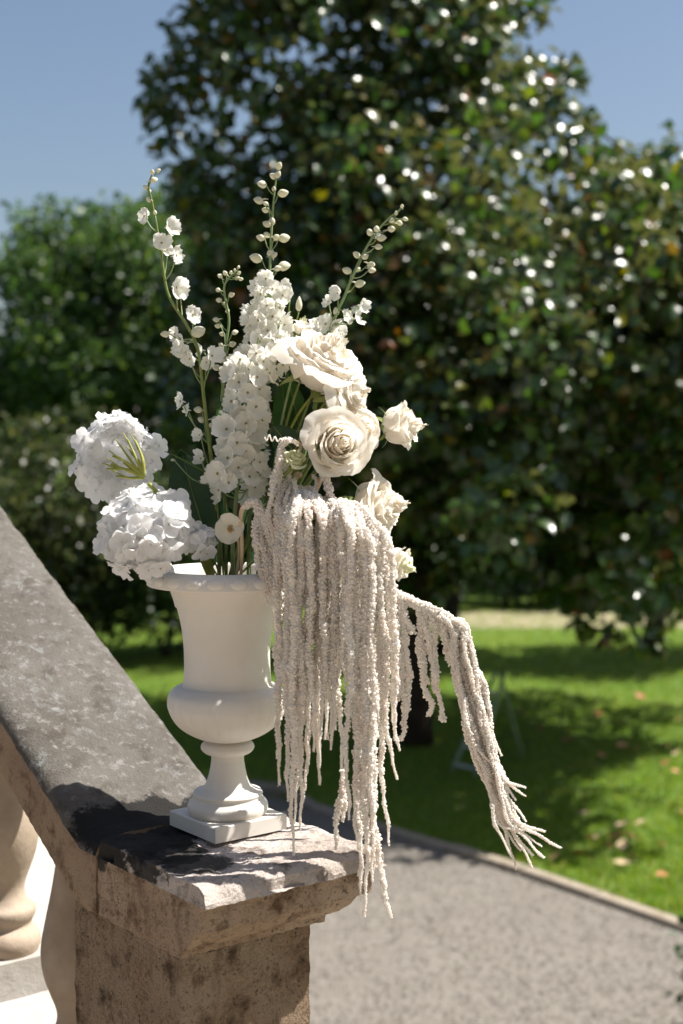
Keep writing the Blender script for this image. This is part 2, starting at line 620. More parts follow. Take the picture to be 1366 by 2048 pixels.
# ------------------------------------------------------------------ leaves and trees
LEAF = np.array([  # u along, v across, n normal ; a folded, drooping leaf
    [0, 0, 0], [.28, -.36, .09], [.30, 0, -.03], [.28, .36, .09],
    [.66, -.34, .03], [.68, 0, -.10], [.66, .34, .03], [1.0, 0, -.30]], float)
LEAF_F = np.array([[0, 1, 2], [0, 2, 3], [1, 4, 5], [1, 5, 2], [2, 5, 6], [2, 6, 3], [4, 7, 5], [5, 7, 6]])
LEAF2 = np.array([[0, 0, 0], [.5, -.32, .06], [1, 0, -.06], [.5, .32, .06]], float)
LEAF2_F = np.array([[0, 1, 2], [0, 2, 3]])


def norm(v):
    return v / (np.linalg.norm(v, axis=1)[:, None] + 1e-9)


def leaves_np(pos, tipdir, nrm, length, tmpl, tf, width=1.0):
    u = norm(tipdir)
    nn = norm(nrm - u * np.sum(u * nrm, 1)[:, None])
    vdir = np.cross(nn, u)
    ln = length[:, None, None]
    T = tmpl[None]
    v = pos[:, None] + ln * (T[:, :, 0:1] * u[:, None] + width * T[:, :, 1:2] * vdir[:, None] + T[:, :, 2:3] * nn[:, None])
    f = (tf[None] + np.arange(len(pos))[:, None, None] * len(tmpl)).reshape(-1, 3)
    return v.reshape(-1, 3), f, (u, nn)


def clump_leaves(clumps, per, size, up=.5, squash=.8, shell=(.55, 1.05), bias=(0, 0, 0)):
    P_, U_, N_ = [], [], []
    for (c, r, k) in clumps:
        m = max(8, int(per * k))
        d = norm(rng.normal(0, 1, (m, 3)))
        rad = rng.uniform(shell[0], shell[1], m) ** .8
        # uneven surface: push along low frequency
        wob = 1 + .28 * np.sin(d[:, 0] * 5 + c[0] * 3) * np.cos(d[:, 2] * 6 + c[1] * 2 + c[2])
        p = np.array(c) + d * (rad * wob)[:, None] * r * np.array([1, 1, squash])
        P_.append(p)
        U_.append(d * .8 + rng.normal(0, .6, (m, 3)) + np.array([0, 0, -.05]))
        N_.append(d * .6 + np.array([0, 0, up]) + np.array(bias) + rng.normal(0, .55, (m, 3)))
    P_ = np.concatenate(P_); U_ = np.concatenate(U_); N_ = np.concatenate(N_)
    return P_, U_, N_, size * rng.uniform(.65, 1.25, len(P_))


def limb_set(base, top, trunk_r, clumps, nl, rnd):
    parts = []
    pts = [base, base + (top - base) * .35 + Vector((.08, .05, 0)), base + (top - base) * .7 + Vector((-.1, .1, 0)), top]
    path = catmull([tuple(p) for p in pts], 22)
    rad = np.linspace(trunk_r, trunk_r * .25, 22)
    rad[0] = trunk_r * 1.5; rad[1] = trunk_r * 1.15
    rad *= 1 + .08 * np.sin(np.arange(22) * 1.7)
    trunk = tube_np(path, rad, 14)
    for i in range(nl):
        c = clumps[rnd.randrange(len(clumps))]
        k = rnd.uniform(.25, .9)
        st = path[int(k * 21)]
        end = np.array(c[0])
        if end[2] < st[2] - .6:
            st = path[int(.25 * 21)]
        mid = (st + end) / 2 + np.array([rnd.uniform(-.2, .2), rnd.uniform(-.2, .2), rnd.uniform(.1, .5)])
        pa = catmull([st, mid, end], 10)
        r0 = trunk_r * rnd.uniform(.18, .32)
        parts.append(tube_np(pa, np.linspace(r0, .012, 10), 7))
    return trunk, join(parts)


def in_poly(x, y, poly):
    c = False
    j = len(poly) - 1
    for i in range(len(poly)):
        xi, yi = poly[i]; xj, yj = poly[j]
        if (yi > y) != (yj > y) and x < (xj - xi) * (y - yi) / (yj - yi) + xi:
            c = not c
        j = i
    return c


def edge_dist(x, y, poly):
    best = 1e9
    for i in range(len(poly)):
        x0, y0 = poly[i - 1]; x1, y1 = poly[i]
        dx, dy = x1 - x0, y1 - y0
        t = max(0, min(1, ((x - x0) * dx + (y - y0) * dy) / (dx * dx + dy * dy)))
        best = min(best, math.hypot(x - x0 - t * dx, y - y0 - t * dy))
    return best


# the magnolia: crown shape in metres on the tree's own frame (x right, z up), 16 m away
MAG_D = 16.0
out_px = [(262, 110), (352, 55), (345, -60), (430, -300), (600, -480), (800, -520), (980, -350), (1080, -100), (1118, 90), (1180, 150),
          (1190, 235), (1262, 290), (1400, 285), (1600, 450), (1700, 800), (1650, 1150), (1420, 1215), (1330, 1330), (1150, 1300), (1110, 1215),
          (960, 1190), (900, 1250), (700, 1190), (520, 1200), (330, 1130), (285, 1000), (330, 800), (352, 600), (365, 450), (330, 340), (285, 235), (292, 160)]
outl = [(P(x, y, MAG_D).x, P(x, y, MAG_D).z) for x, y in out_px]
holes = [(P(x, y, MAG_D).x, P(x, y, MAG_D).z, r) for x, y, r in
         ((880, 385, .22), (480, 235, .18), (375, 290, .16), (640, 110, .12), (1060, 90, .12), (1085, 345, .08), (960, 430, .08))]
clumps = []
rr = random.Random(3)
tries = 0
while len(clumps) < 470 and tries < 40000:
    tries += 1
    x = rr.uniform(-3, 6); z = rr.uniform(.6, 11.5)
    if not in_poly(x, z, outl): continue
    e = edge_dist(x, z, outl)
    r = min(rr.choice([.34, .42, .5, .6, .72]), e * 1.05)
    if r < .16: continue
    if any(math.hypot(x - hx, z - hz) < hr + r * .6 for hx, hz, hr in holes): continue
    zf = max(0, min(1, (z - 2.5) / 7.0))
    depf = min(4.5 - 3.3 * zf, .4 + 1.5 * e)
    depb = min(2.8 - 1.4 * zf, .4 + 1.2 * e)
    y = MAG_D - depf * rr.uniform(.55, 1.0) if rr.random() < .62 else MAG_D + rr.uniform(-.5, 1) * depb
    k_ = y / MAG_D
    # keep the perspective outline: scale out a little when farther
    clumps.append(((x * k_, y, CAM_Z + (z - CAM_Z) * k_), r * k_, (r * k_ / .5) ** 2))
# boughs reaching forward on the right, and fill where the crown was thin
tries = 0; extra = 0
while extra < 46 and tries < 4000:
    tries += 1
    x, y, z = rr.uniform(1.2, 5.6), rr.uniform(11.3, 13.6), rr.uniform(2.0, 6.0)
    px_, py_ = 683 + x / y * FPX, 860 - (z - CAM_Z) / y * FPX
    if not in_poly(px_, py_, out_px) or edge_dist(px_, py_, out_px) < 70: continue
    r = rr.uniform(.28, .46)
    clumps.append(((x, y, z), r, (r / .5) ** 2)); extra += 1
for (px_, py_, r) in ((1170, 325, .36), (1215, 350, .36), (1150, 290, .3), (1250, 335, .34), (1300, 335, .34), (1350, 325, .34), (1120, 360, .34),
                      (338, 205, .34), (330, 262, .32), (362, 318, .3), (400, 255, .34), (430, 330, .4), (380, 385, .32), (470, 290, .34), (345, 150, .3), (420, 190, .34)):
    q = P(px_, py_, 16.0 + rr.uniform(-.4, .6)); clumps.append((tuple(q), r, (r / .5) ** 2))
for i in range(46):
    r = rr.uniform(.32, .5)
    clumps.append(((rr.uniform(2.9, 5.0), rr.uniform(11.6, 14.2), rr.uniform(3.6, 6.0)), r, (r / .5) ** 2))
base = G(822, 1488)
mag = root('magnolia_tree', tuple(base), 'large dark magnolia with glossy leaves and rusty undersides behind the flowers', 'tree')
Pl, Ul, Nl, Sl = clump_leaves(clumps, 105, .145, up=.8, squash=.62, bias=(.18, -.35, 0))
order = np.argsort(Pl[:, 1] + .25 * np.abs(Pl[:, 0]) + rng.uniform(0, 1.0, len(Pl)))
inview = (np.abs(Pl[order, 0] / Pl[order, 1]) < .235) & (Pl[order, 2] < CAM_Z + Pl[order, 1] * .3)
near = order[inview][:290]
rest = np.setdiff1d(np.arange(len(Pl)), near)
v, f, _ = leaves_np(Pl[rest], Ul[rest], Nl[rest], Sl[rest], LEAF, LEAF_F)
crown = obj('crown', v, f, [M['magnolia']], mag)
crown['kind'] = 'stuff'
lm = mesh_np('magnolia_leaf_blade', LEAF, LEAF_F, [M['magnolia']])
_, _, (uu, nn) = leaves_np(Pl[near], Ul[near], Nl[near], Sl[near], LEAF, LEAF_F)
for i in range(len(near)):
    X = Vector(uu[i]); Z = Vector(nn[i]); Y = Z.cross(X)
    q = Matrix((X, Y, Z)).transposed().to_quaternion()
    link('leaf', lm, mag, Vector(Pl[near[i]]) - base, q, float(Sl[near[i]]))
tr, lb = limb_set(base, Vector((.9, 16.2, 9.8)), .17, clumps, 46, rr)
trunk_o = obj('trunk', tr[0], tr[1], [M['bark']], mag)
obj('limbs', lb[0], lb[1], [M['bark']], bpy.data.objects[trunk_o.name])


def bush_tree(name, label, base, cz, rad, rz, nclump, per, leaf, mat, trunk=True, seed=1, cat='tree', group=None, cr=(.5, 1.0), up=.4):
    r_ = random.Random(seed)
    cl = []
    for i in range(nclump):
        d = Vector((r_.gauss(0, 1), r_.gauss(0, 1), r_.gauss(0, 1))).normalized()
        k = r_.uniform(.45, .92)
        c = (base[0] + d.x * rad * k, base[1] + d.y * rad * k, cz + d.z * rz * k)
        if c[2] < .3: c = (c[0], c[1], .3 + r_.random() * .4)
        r = r_.uniform(*cr)
        cl.append((c, r, (r / .7) ** 2))
    t = root(name, tuple(base), label, cat, group)
    p, u, nn_, s_ = clump_leaves(cl, per, leaf, up=up)
    p[:, 2] = np.maximum(p[:, 2], .03)
    v, f, _ = leaves_np(p, u, nn_, s_, LEAF2, LEAF2_F, 1.15)
    c = obj('crown' if cat == 'tree' else 'foliage', v, f, [mat], t)
    c['kind'] = 'stuff'
    if trunk:
        a, b = limb_set(Vector(base), Vector((base[0] + .3, base[1], cz + rz * .3)), rad * .055 + .05, cl, 16, r_)
        to = obj('trunk', a[0], a[1], [M['bark']], t)
        obj('limbs', b[0], b[1], [M['bark']], to)
    else:
        a, b = limb_set(Vector(base), Vector((base[0], base[1], cz)), .06, cl, 12, r_)
        obj('stems', *join([a, b]), [M['bark']], t)
    return t


def gp(px, d):
    return (((px - 683) / FPX) * d * 1.002, d, 0)


TG = 'trees standing beyond the lawn'
bush_tree('plane_tree', 'bright green leafy tree at the far left with sky behind its top', gp(180, 31), 5.6, 2.55, 3.0, 60, 330, .17, M['tree_green'], seed=11, group=TG)
bush_tree('plane_tree', 'green tree far left, cut by the picture edge and lower than its neighbour', gp(-60, 33), 3.4, 2.6, 3.0, 45, 260, .17, M['tree_green'], seed=12, group=TG)
bush_tree('plane_tree', 'green tree half hidden behind the left edge of the magnolia', gp(330, 34), 6.2, 2.7, 3.1, 45, 300, .17, M['tree_green'], seed=13, group=TG)
SG = 'shrubs along the far side of the lawn'
bush_tree('evergreen_shrub', 'olive green rounded shrub behind the upper white hydrangea', gp(165, 20.6), 1.8, 1.55, 1.85, 40, 330, .11, M['tree_olive'], False, 21, 'shrub', SG, (.4, .7))
bush_tree('evergreen_shrub', 'tall olive shrub at the left edge above the sloping handrail', gp(-20, 20.4), 1.7, 1.4, 1.6, 34, 330, .11, M['tree_olive'], False, 22, 'shrub', SG, (.4, .7))
bush_tree('evergreen_shrub', 'dark shrub low behind the urn and the sloping handrail', gp(330, 21.2), 1.75, 1.35, 1.75, 36, 300, .11, M['tree_dark'], False, 23, 'shrub', SG, (.4, .7))
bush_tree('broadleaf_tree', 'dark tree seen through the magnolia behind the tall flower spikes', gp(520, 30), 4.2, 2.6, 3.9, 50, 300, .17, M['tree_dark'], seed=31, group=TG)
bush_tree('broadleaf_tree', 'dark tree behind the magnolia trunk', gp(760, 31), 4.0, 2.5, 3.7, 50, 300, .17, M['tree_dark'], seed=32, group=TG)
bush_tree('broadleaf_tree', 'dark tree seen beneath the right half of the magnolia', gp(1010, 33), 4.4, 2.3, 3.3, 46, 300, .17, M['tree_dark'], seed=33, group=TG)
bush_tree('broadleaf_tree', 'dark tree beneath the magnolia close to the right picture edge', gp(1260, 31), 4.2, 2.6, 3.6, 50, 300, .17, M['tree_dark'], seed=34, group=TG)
bush_tree('pale_tree', 'pale yellow green tree top showing past the right shoulder of the magnolia', gp(1420, 40), 8.0, 3.0, 3.4, 50, 260, .19, M['tree_pale'], seed=35, group=TG)
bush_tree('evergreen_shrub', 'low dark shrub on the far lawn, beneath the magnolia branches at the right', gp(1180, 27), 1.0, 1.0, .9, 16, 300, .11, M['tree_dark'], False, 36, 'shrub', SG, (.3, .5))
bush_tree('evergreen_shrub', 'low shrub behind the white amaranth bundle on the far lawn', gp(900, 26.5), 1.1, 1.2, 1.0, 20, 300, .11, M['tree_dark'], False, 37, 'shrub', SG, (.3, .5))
bush_tree('broadleaf_shrub', 'dark leafy shrub tip in the bottom right corner above the gravel', (2.06, 7.72, 0), .06, .22, .13, 16, 60, .075, M['tree_dark'], False, 41, 'shrub', None, (.1, .16))


for i_, (tx, lab) in enumerate(((1.6, 'slender tree behind the crown of the magnolia, above its trunk'), (4.7, 'slender tree behind the low right branches of the magnolia'), (7.6, 'slender tree outside the picture, third of the row behind the magnolia'), (10.5, 'slender tree outside the picture, last of the row behind the magnolia'))):
    bush_tree('slender_tree', lab, (tx, 21.4, 0), 6.0, 1.6, .9, 34, 260, .16, M['tree_dark'], seed=60 + i_, group='row of trees shading the far lawn', cr=(.5, .8))
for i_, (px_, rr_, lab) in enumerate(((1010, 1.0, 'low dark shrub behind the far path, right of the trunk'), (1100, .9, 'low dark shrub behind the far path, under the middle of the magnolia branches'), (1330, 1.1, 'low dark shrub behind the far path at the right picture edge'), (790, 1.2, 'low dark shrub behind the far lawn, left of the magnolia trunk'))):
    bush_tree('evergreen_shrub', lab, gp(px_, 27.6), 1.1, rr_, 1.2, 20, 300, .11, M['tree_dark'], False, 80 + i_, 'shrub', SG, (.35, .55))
tag(obj('far_path', [(-.6, 24.2, .004), (22, 24.6, .004), (22, 27.0, .004), (-.6, 26.4, .004)], [[0, 1, 2, 3]], [M['far_path']], smooth=False), 'beige path crossing the far lawn beneath the magnolia', None, None, 'structure')


# fallen leaves
FL = np.array([[0, 0, 0], [.3, -.3, .12], [.35, 0, .02], [.3, .3, .10], [.7, -.26, .14], [.7, 0, .05], [.7, .26, .06], [1, 0, .16]], float)
flm = []
for c in ((.46, .20, .08), (.55, .32, .16), (.33, .12, .05), (.50, .38, .22)):
    mt = simple_mat('fallen_leaf_colour', c, tuple(x * .75 for x in c), 20, .6)
    flm.append(mesh_np('fallen_leaf_blade', FL, LEAF_F, [mt]))
rf = random.Random(9)
spots = [(1240, 1712), (1258, 1722), (1215, 1690), (1188, 1690), (1175, 1685), (1152, 1722), (1222, 1706), (1275, 1695), (1350, 1630), (1336, 1622),
         (1320, 1540), (1345, 1520), (1260, 1512), (1210, 1518), (1120, 1490), (1140, 1470), (1300, 1470), (1340, 1500), (1230, 1500), (1080, 1470),
         (1360, 1555), (1160, 1545), (1110, 1430), (1290, 1650), (1330, 1700), (1100, 1735), (1290, 1405), (1200, 1440), (1055, 1440), (850, 1475),
         (875, 1500), (740, 1520), (1180, 1640), (1230, 1668), (1265, 1738), (1310, 1760), (1062, 1700), (930, 1620), (1350, 1450), (1250, 1460)]
cn = ['rusty orange', 'pale orange', 'dark reddish brown', 'tan']
for (x, y) in spots:
    p = G(x, y)
    ci = rf.randrange(4)
    o = link('fallen_leaf', flm[ci], None, (p.x, p.y, .05), Euler((rf.uniform(-.5, .5), rf.uniform(-.5, .5), rf.uniform(0, 6.28))).to_quaternion(), rf.uniform(.10, .17))
    where = 'on the near lawn by the kerb' if y > 1680 else ('on the mid lawn among the tree shadows' if y > 1530 else ('on the sunlit lawn beyond the shadow' if x > 1000 else 'on the shaded ground near the magnolia trunk'))
    tag(o, 'curled ' + cn[ci] + ' dry leaf ' + where, 'leaf', 'fallen leaves scattered on the lawn')

# ------------------------------------------------------------------ ladder
ap = P(1000, 1345, 14.4)
fl1, fl2 = G(903, 1545), G(948, 1556)
fr = G(1046, 1520)
lad = root('orchard_ladder', tuple((fl1 + fl2 + fr) / 3), 'small green and grey tripod ladder standing on the lawn near the magnolia trunk', 'ladder')
ap1 = ap + Vector((-.045, 0, 0)); ap2 = ap + Vector((.045, 0, -.01))
tube_obj('rail', [fl1, (fl1 + ap1) / 2, ap1], .024, .020, M['metal_green'], lad, 8, 4)
tube_obj('rail', [fl2, (fl2 + ap2) / 2, ap2], .024, .020, M['metal_green'], lad, 8, 4)
tube_obj('leg', [fr, (fr + ap) / 2, ap], .016, .014, M['metal_green'], lad, 8, 4)
for k in (.08, .26, .44, .62, .80):
    a_, b_ = fl1.lerp(ap1, k), fl2.lerp(ap2, k)
    path = np.array([a_, b_]); v, f = tube_np(path, [.022, .022], 4)
    v[:, 2] = a_.z + (v[:, 2] - a_.z) * .7
    obj('rung', v, f, [M['metal_grey']], lad, smooth=False)

# ------------------------------------------------------------------ stone balustrade
bal = root('stone_balustrade', tuple(L(-.04, 0, -1.6)), 'weathered stone pier and sloping handrail with balusters, carrying the white urn', 'balustrade')


def nz3(p, s, seed=0):
    return noise.noise(Vector((p[0] * s + seed, p[1] * s + seed * 2, p[2] * s)))


def roughen(verts, amp, s, fine=None, seed=0):
    out = []
    for p in verts:
        d = Vector((nz3(p, s, seed), nz3(p, s, seed + 9), nz3(p, s, seed + 17))) * amp
        if fine: d += Vector((nz3(p, fine[1], seed + 3), nz3(p, fine[1], seed + 5), nz3(p, fine[1], seed + 7))) * fine[0]
        out.append(Vector(p) + d)
    return out


def ring_block(name, a0, a1, b0, b1, prof, mat, amp=.0025, step=.0065, seed=0, chip=False, top_mat=None):
    """stack of rectangles; prof: list of (h, off) from bottom to top; off grows only on the +a and +b sides; then a dense lid"""
    def ring(A0, A1, B0, B1, na, nb):
        r = []
        for i in range(na): r.append((A0 + (A1 - A0) * i / na, B0))
        for i in range(nb): r.append((A1, B0 + (B1 - B0) * i / nb))
        for i in range(na): r.append((A1 - (A1 - A0) * i / na, B1))
        for i in range(nb): r.append((A0, B1 - (B1 - B0) * i / nb))
        return r
    na = int((a1 - a0) / step); nb = int((b1 - b0) / step)
    lev = []
    for (h, off) in prof:
        lev.append((h, ring(a0, a1 + off, b0, b1 + off, na, nb)))
    h, off = prof[-1]
    for k in (.04, .08, .13, .2, .28, .37, .46, .56, .66, .76, .86, .95):
        ca, cb = (a0 + a1 + off) / 2, (b0 + b1 + off) / 2
        ha, hb = (a1 + off - a0) / 2 * (1 - k), (b1 + off - b0) / 2 * (1 - k)
        lev.append((h, ring(ca - ha, ca + ha, cb - hb, cb + hb, na, nb)))
    verts = [L(a, b, h) for (h, r) in lev for (a, b) in r]
    m = len(lev[0][1])
    faces = []
    for i in range(len(lev) - 1):
        for j in range(m):
            j2 = (j + 1) % m
            faces.append([i * m + j, i * m + j2, (i + 1) * m + j2, (i + 1) * m + j])
    faces.append([(len(lev) - 1) * m + j for j in range(m)])
    verts = roughen(verts, amp, 30, (amp * .9, 120), seed)
    # chipped upper edge
    out = []
    for p, (h_, off_) in zip(verts, [(q[0], 0) for q in lev for _ in range(m)]):
        if chip and h_ > -.592 and h_ < -.5675:
            c_ = max(0, nz3(p, 34, 31)) * .016 + max(0, nz3(p, 90, 35)) * .006
            q = Vector((L(-.05, .03, 0).x, L(-.05, .03, 0).y, p.z)) - p
            p = p + q.normalized() * c_ * .8 - Vector((0, 0, c_ * .5))
        out.append(p)
    nl = len(prof)
    mi = [1 if (f_[0] // m) >= nl - 7 else 0 for f_ in faces] if top_mat else None
    return sharpen(obj(name, out, faces, [mat] + ([top_mat] if top_mat else []), bal, mi))


def densify(prof, step=.005):
    out = [prof[0]]
    for p, q in zip(prof[:-1], prof[1:]):
        k = max(1, int(math.hypot(q[0] - p[0], q[1] - p[1]) / step))
        for i in range(1, k + 1):
            out.append((p[0] + (q[0] - p[0]) * i / k, p[1] + (q[1] - p[1]) * i / k))
    return out


cap_prof = densify([(-.675, 0), (-.664, .002), (-.660, .014), (-.650, .026), (-.640, .032), (-.636, .033), (-.634, .042), (-.632, .046), (-.600, .046), (-.596, .050), (-.594, .062), (-.588, .063), (-.576, .058), (-.569, .046), (-.568, .040)])
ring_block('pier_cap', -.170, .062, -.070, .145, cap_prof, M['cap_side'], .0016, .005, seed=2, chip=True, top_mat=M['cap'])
sh_prof = densify([(-2.2, 0), (-1.2, 0), (-.6755, 0)], .012)
ring_block('pier_shaft', -.168, .038, -.146, .143, sh_prof[::1], M['shaft'], .0022, .010, seed=5)

# handrail swept up the slope
SL = .535


def rail_h(t):
    return 0.0 if t < .12 else (t - .12) * SL


RA0, RA1 = -.172, .085
sec = []   # cross-section (a, h) clockwise, dense
corner = [(RA0 + .012, -.107), (RA0 + .002, -.104), (RA0, -.095), (RA0, -.024), (RA0 + .006, -.010), (RA0 + .022, -.002), (RA0 + .04, 0.0),
          (RA1 - .035, 0.0), (RA1 - .018, -.003), (RA1 - .005, -.011), (RA1, -.024), (RA1, -.095), (RA1 - .012, -.107)]
sec = densify(corner, .0085)
m = len(sec)
ts = [.073 + i * .008 for i in range(150)] + [1.27 + i * .05 for i in range(75)]
verts, faces = [], []
for t in ts:
    for (a_, h_) in sec:
        verts.append(L(a_, -t, -.568 + h_ * (1.05) + rail_h(t)))
for i in range(len(ts) - 1):
    for j in range(m):
        j2 = (j + 1) % m
        faces.append([i * m + j, (i + 1) * m + j, (i + 1) * m + j2, i * m + j2])
faces.append(list(range(m)))
verts = roughen(verts, .0022, 24, (.0016, 110), 8)
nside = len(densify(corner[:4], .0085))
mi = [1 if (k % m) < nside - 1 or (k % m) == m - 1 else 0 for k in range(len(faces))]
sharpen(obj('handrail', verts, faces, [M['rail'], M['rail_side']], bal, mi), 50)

# lower rail with its wall
LA0, LA1 = -.185, .24
sec = densify([(LA0 + .02, -.9), (LA0 + .02, -.10), (LA0, -.09), (LA0, -.014), (LA0 + .012, 0), (LA1 - .012, 0), (LA1, -.014), (LA1, -.09), (LA1 - .02, -.10), (LA1 - .02, -.9)], .04)
m = len(sec)
ts = [.150 + i * .03 for i in range(60)] + [1.96 + i * .1 for i in range(30)]
verts, faces = [], []
for t in ts:
    for (a_, h_) in sec:
        verts.append(L(a_, -t, -1.232 + h_ + (t - .12) * SL))
for i in range(len(ts) - 1):
    for j in range(m - 1):
        faces.append([i * m + j, (i + 1) * m + j, (i + 1) * m + j + 1, i * m + j + 1])
verts = roughen(verts, .002, 20, None, 4)
obj('base_rail', verts, faces, [M['pale_stone']], bal)

# balusters
bprof = [(0, .050), (.012, .056), (.03, .060), (.045, .056), (.055, .046), (.062, .044), (.075, .050), (.088, .050), (.098, .040), (.115, .033), (.135, .034), (.16, .043),
         (.19, .053), (.22, .0575), (.25, .056), (.29, .048), (.34, .038), (.39, .030), (.43, .027), (.455, .028), (.462, .036), (.474, .038), (.484, .032), (.50, .032), (.512, .044), (.53, .048), (.56, .048), (.60, .048)]


def lathe(prof, seg, center, mod=None):
    vs = []
    for (z, r) in prof:
        for j in range(seg):
            a = 2 * math.pi * j / seg
            rr_ = r if mod is None else mod(r, z, a)
            vs.append((center[0] + rr_ * math.cos(a), center[1] + rr_ * math.sin(a), center[2] + z))
    fs = []
    for i in range(len(prof) - 1):
        for j in range(seg):
            j2 = (j + 1) % seg
            fs.append([i * seg + j, i * seg + j2, (i + 1) * seg + j2, (i + 1) * seg + j])
    fs.append([j for j in range(seg)][::-1])
    fs.append([(len(prof) - 1) * seg + j for j in range(seg)])
    return vs, fs


# smooth the profile
pp = catmull([(z, r, 0) for z, r in bprof], 90)[:, :2]
for k, t in enumerate([.38 + .265 * i for i in range(12)]):
    foot = L(-.045, -t, -1.232 + (t - .12) * SL)
    hgt = .555
    vs, fs = lathe([(z * hgt / .56 + .02, r) for z, r in pp], 40, foot)
    bo = obj('baluster', vs, fs, [M['baluster']], bal, origin=tuple(foot))
    # square foot
    bx = []
    for hz in (-.06, .03):
        for (da, db) in ((-.066, -.066), (.066, -.066), (.066, .066), (-.066, .066)):
            q = L(-.045 + da, -t + db, 0); bx.append((q.x, q.y, foot.z + hz))
    obj('baluster_foot', bx, [[3, 2, 1, 0], [4, 5, 6, 7], [0, 1, 5, 4], [1, 2, 6, 5], [2, 3, 7, 6], [3, 0, 4, 7]], [M['pale_stone']], bo, smooth=False)

# terrace, stair and the house behind the camera
def lbox(a0, a1, b0, b1, h0, h1):
    v = [L(a, b, h) for h in (h0, h1) for (a, b) in ((a0, b0), (a1, b0), (a1, b1), (a0, b1))]
    f = [[0, 1, 2, 3], [7, 6, 5, 4], [4, 5, 1, 0], [5, 6, 2, 1], [6, 7, 3, 2], [7, 4, 0, 3]]
    return v, f


v, f = lbox(-4.5, .10, -.146, 7.5, -3.41, -1.62)
tag(obj('terrace', v, f, [M['terrace']], smooth=False), None, None, None, 'structure')
for i in range(9):
    v, f = lbox(-2.6, -.19, -.146 - .30 * (i + 1), -.148 - .30 * i, -3.41, -1.62 + .16 * (i + 1))
    tag(obj('stair_step', v, f, [M['terrace']], smooth=False), None, None, None, 'structure')
v = [(-16, -6.5, 0), (16, -6.5, 0), (16, -7, 0), (-16, -7, 0), (-16, -6.5, 11), (16, -6.5, 11), (16, -7, 11), (-16, -7, 11)]
tag(obj('house_wall', v, [[0, 1, 5, 4], [1, 2, 6, 5], [2, 3, 7, 6], [3, 0, 4, 7], [4, 5, 6, 7], [3, 2, 1, 0]], [M['wall']], smooth=False),
    None, None, None, 'structure')

# ------------------------------------------------------------------ urn
K = .7027e-3
UZ = CAM_Z - .566
urn = root('garden_urn', (ORG.x, ORG.y, UZ), 'matte off-white classical urn with square foot standing on the stone pier', 'urn')


def uz(y): return (1668 - y) * K


def up(lst, n):
    """(radius px, y px) -> dense smooth profile (z, r)"""
    return [(max(q[0], 0), q[1]) for q in catmull([(uz(y), r * K, 0) for r, y in lst], n)[:, :2]]


cen = (ORG.x, ORG.y, UZ)
# square plinth with a slightly bevelled edge, aligned with the pier
ph = .0215; hs = .0600
vs = []
for (off, z_) in ((.0, .0), (0, ph - .0015), (-.0015, ph)):
    for (sa, sb) in ((-1, -1), (1, -1), (1, 1), (-1, 1)):
        q = ORG + AV * sa * (hs + off) + BV * sb * (hs + off)
        vs.append((q.x, q.y, UZ + .001 + z_))
fs = [[0, 1, 2, 3], [11, 10, 9, 8]]
for i in (0, 1):
    for j in range(4):
        fs.append([i * 4 + j, (i + 1) * 4 + j, (i + 1) * 4 + (j + 1) % 4, i * 4 + (j + 1) % 4])
obj('plinth', vs, fs, [M['urn']], urn, smooth=False)
foot = up([(77, 1636), (80, 1632), (82, 1624), (80, 1615), (74, 1609), (73, 1607)], 14) + up([(70, 1606), (69, 1600), (71, 1596), (68, 1591)], 8) + \
    up([(62, 1590), (50, 1583), (42, 1570), (37, 1552), (33.5, 1532), (33, 1522), (34, 1516)], 26)
vs, fs = lathe(foot, 80, cen)
obj('foot', vs, fs, [M['urn']], urn)
ring_ = up([(36, 1516), (46, 1513), (53, 1506), (54, 1500), (50, 1493), (42, 1489), (38, 1487)], 18)
vs, fs = lathe(ring_, 80, cen)
obj('collar', vs, fs, [M['urn']], urn)
bowl = up([(38, 1488), (60, 1481), (88, 1466), (108, 1447), (119, 1424), (121, 1408), (117, 1391), (105, 1380), (92, 1376)], 46)


def gad(r, z, a):
    z0, z1 = uz(1484), uz(1382)
    k = max(0.0, min(1.0, (z - z0) / (z1 - z0)))
    env = math.sin(math.pi * k) ** .6 if 0 < k < 1 else 0
    return r * (1 - .016 * env * (1 - abs(math.sin(a * 13)) ** .7))


vs, fs = lathe(bowl, 416, cen, gad)
obj('bowl', vs, fs, [M['urn']], urn)
body = up([(92, 1377), (90, 1374), (88.5, 1368)], 5) + up([(87.5, 1362), (86.5, 1330), (87.5, 1295), (92, 1255), (100, 1220), (109, 1191), (117, 1174), (121, 1171)], 40)
vs, fs = lathe(body, 96, cen)
obj('body', vs, fs, [M['urn']], urn)
rim = up([(118, 1172), (140, 1172), (156, 1172), (160, 1170)], 10) + up([(160, 1168), (159, 1160), (155, 1150), (148, 1143)], 12) + up([(141, 1141), (137, 1140), (131, 1140), (127, 1142)], 8) + \
    up([(125, 1146), (118, 1170), (108, 1200), (104, 1215)], 16)
rim2 = rim
vs, fs = lathe(rim2, 120, cen)
fs = fs[:-2]
rim_o = obj('rim', vs, fs, [M['urn']], urn)
# foam inside
vs, fs = lathe([(uz(1215), .001), (uz(1190), .070), (uz(1180), .060), (uz(1172), .03), (uz(1170), .002)], 40, cen)
vs = roughen(vs, .006, 60, None, 3)
obj('floral_foam', vs, fs, [M['soil']], urn)
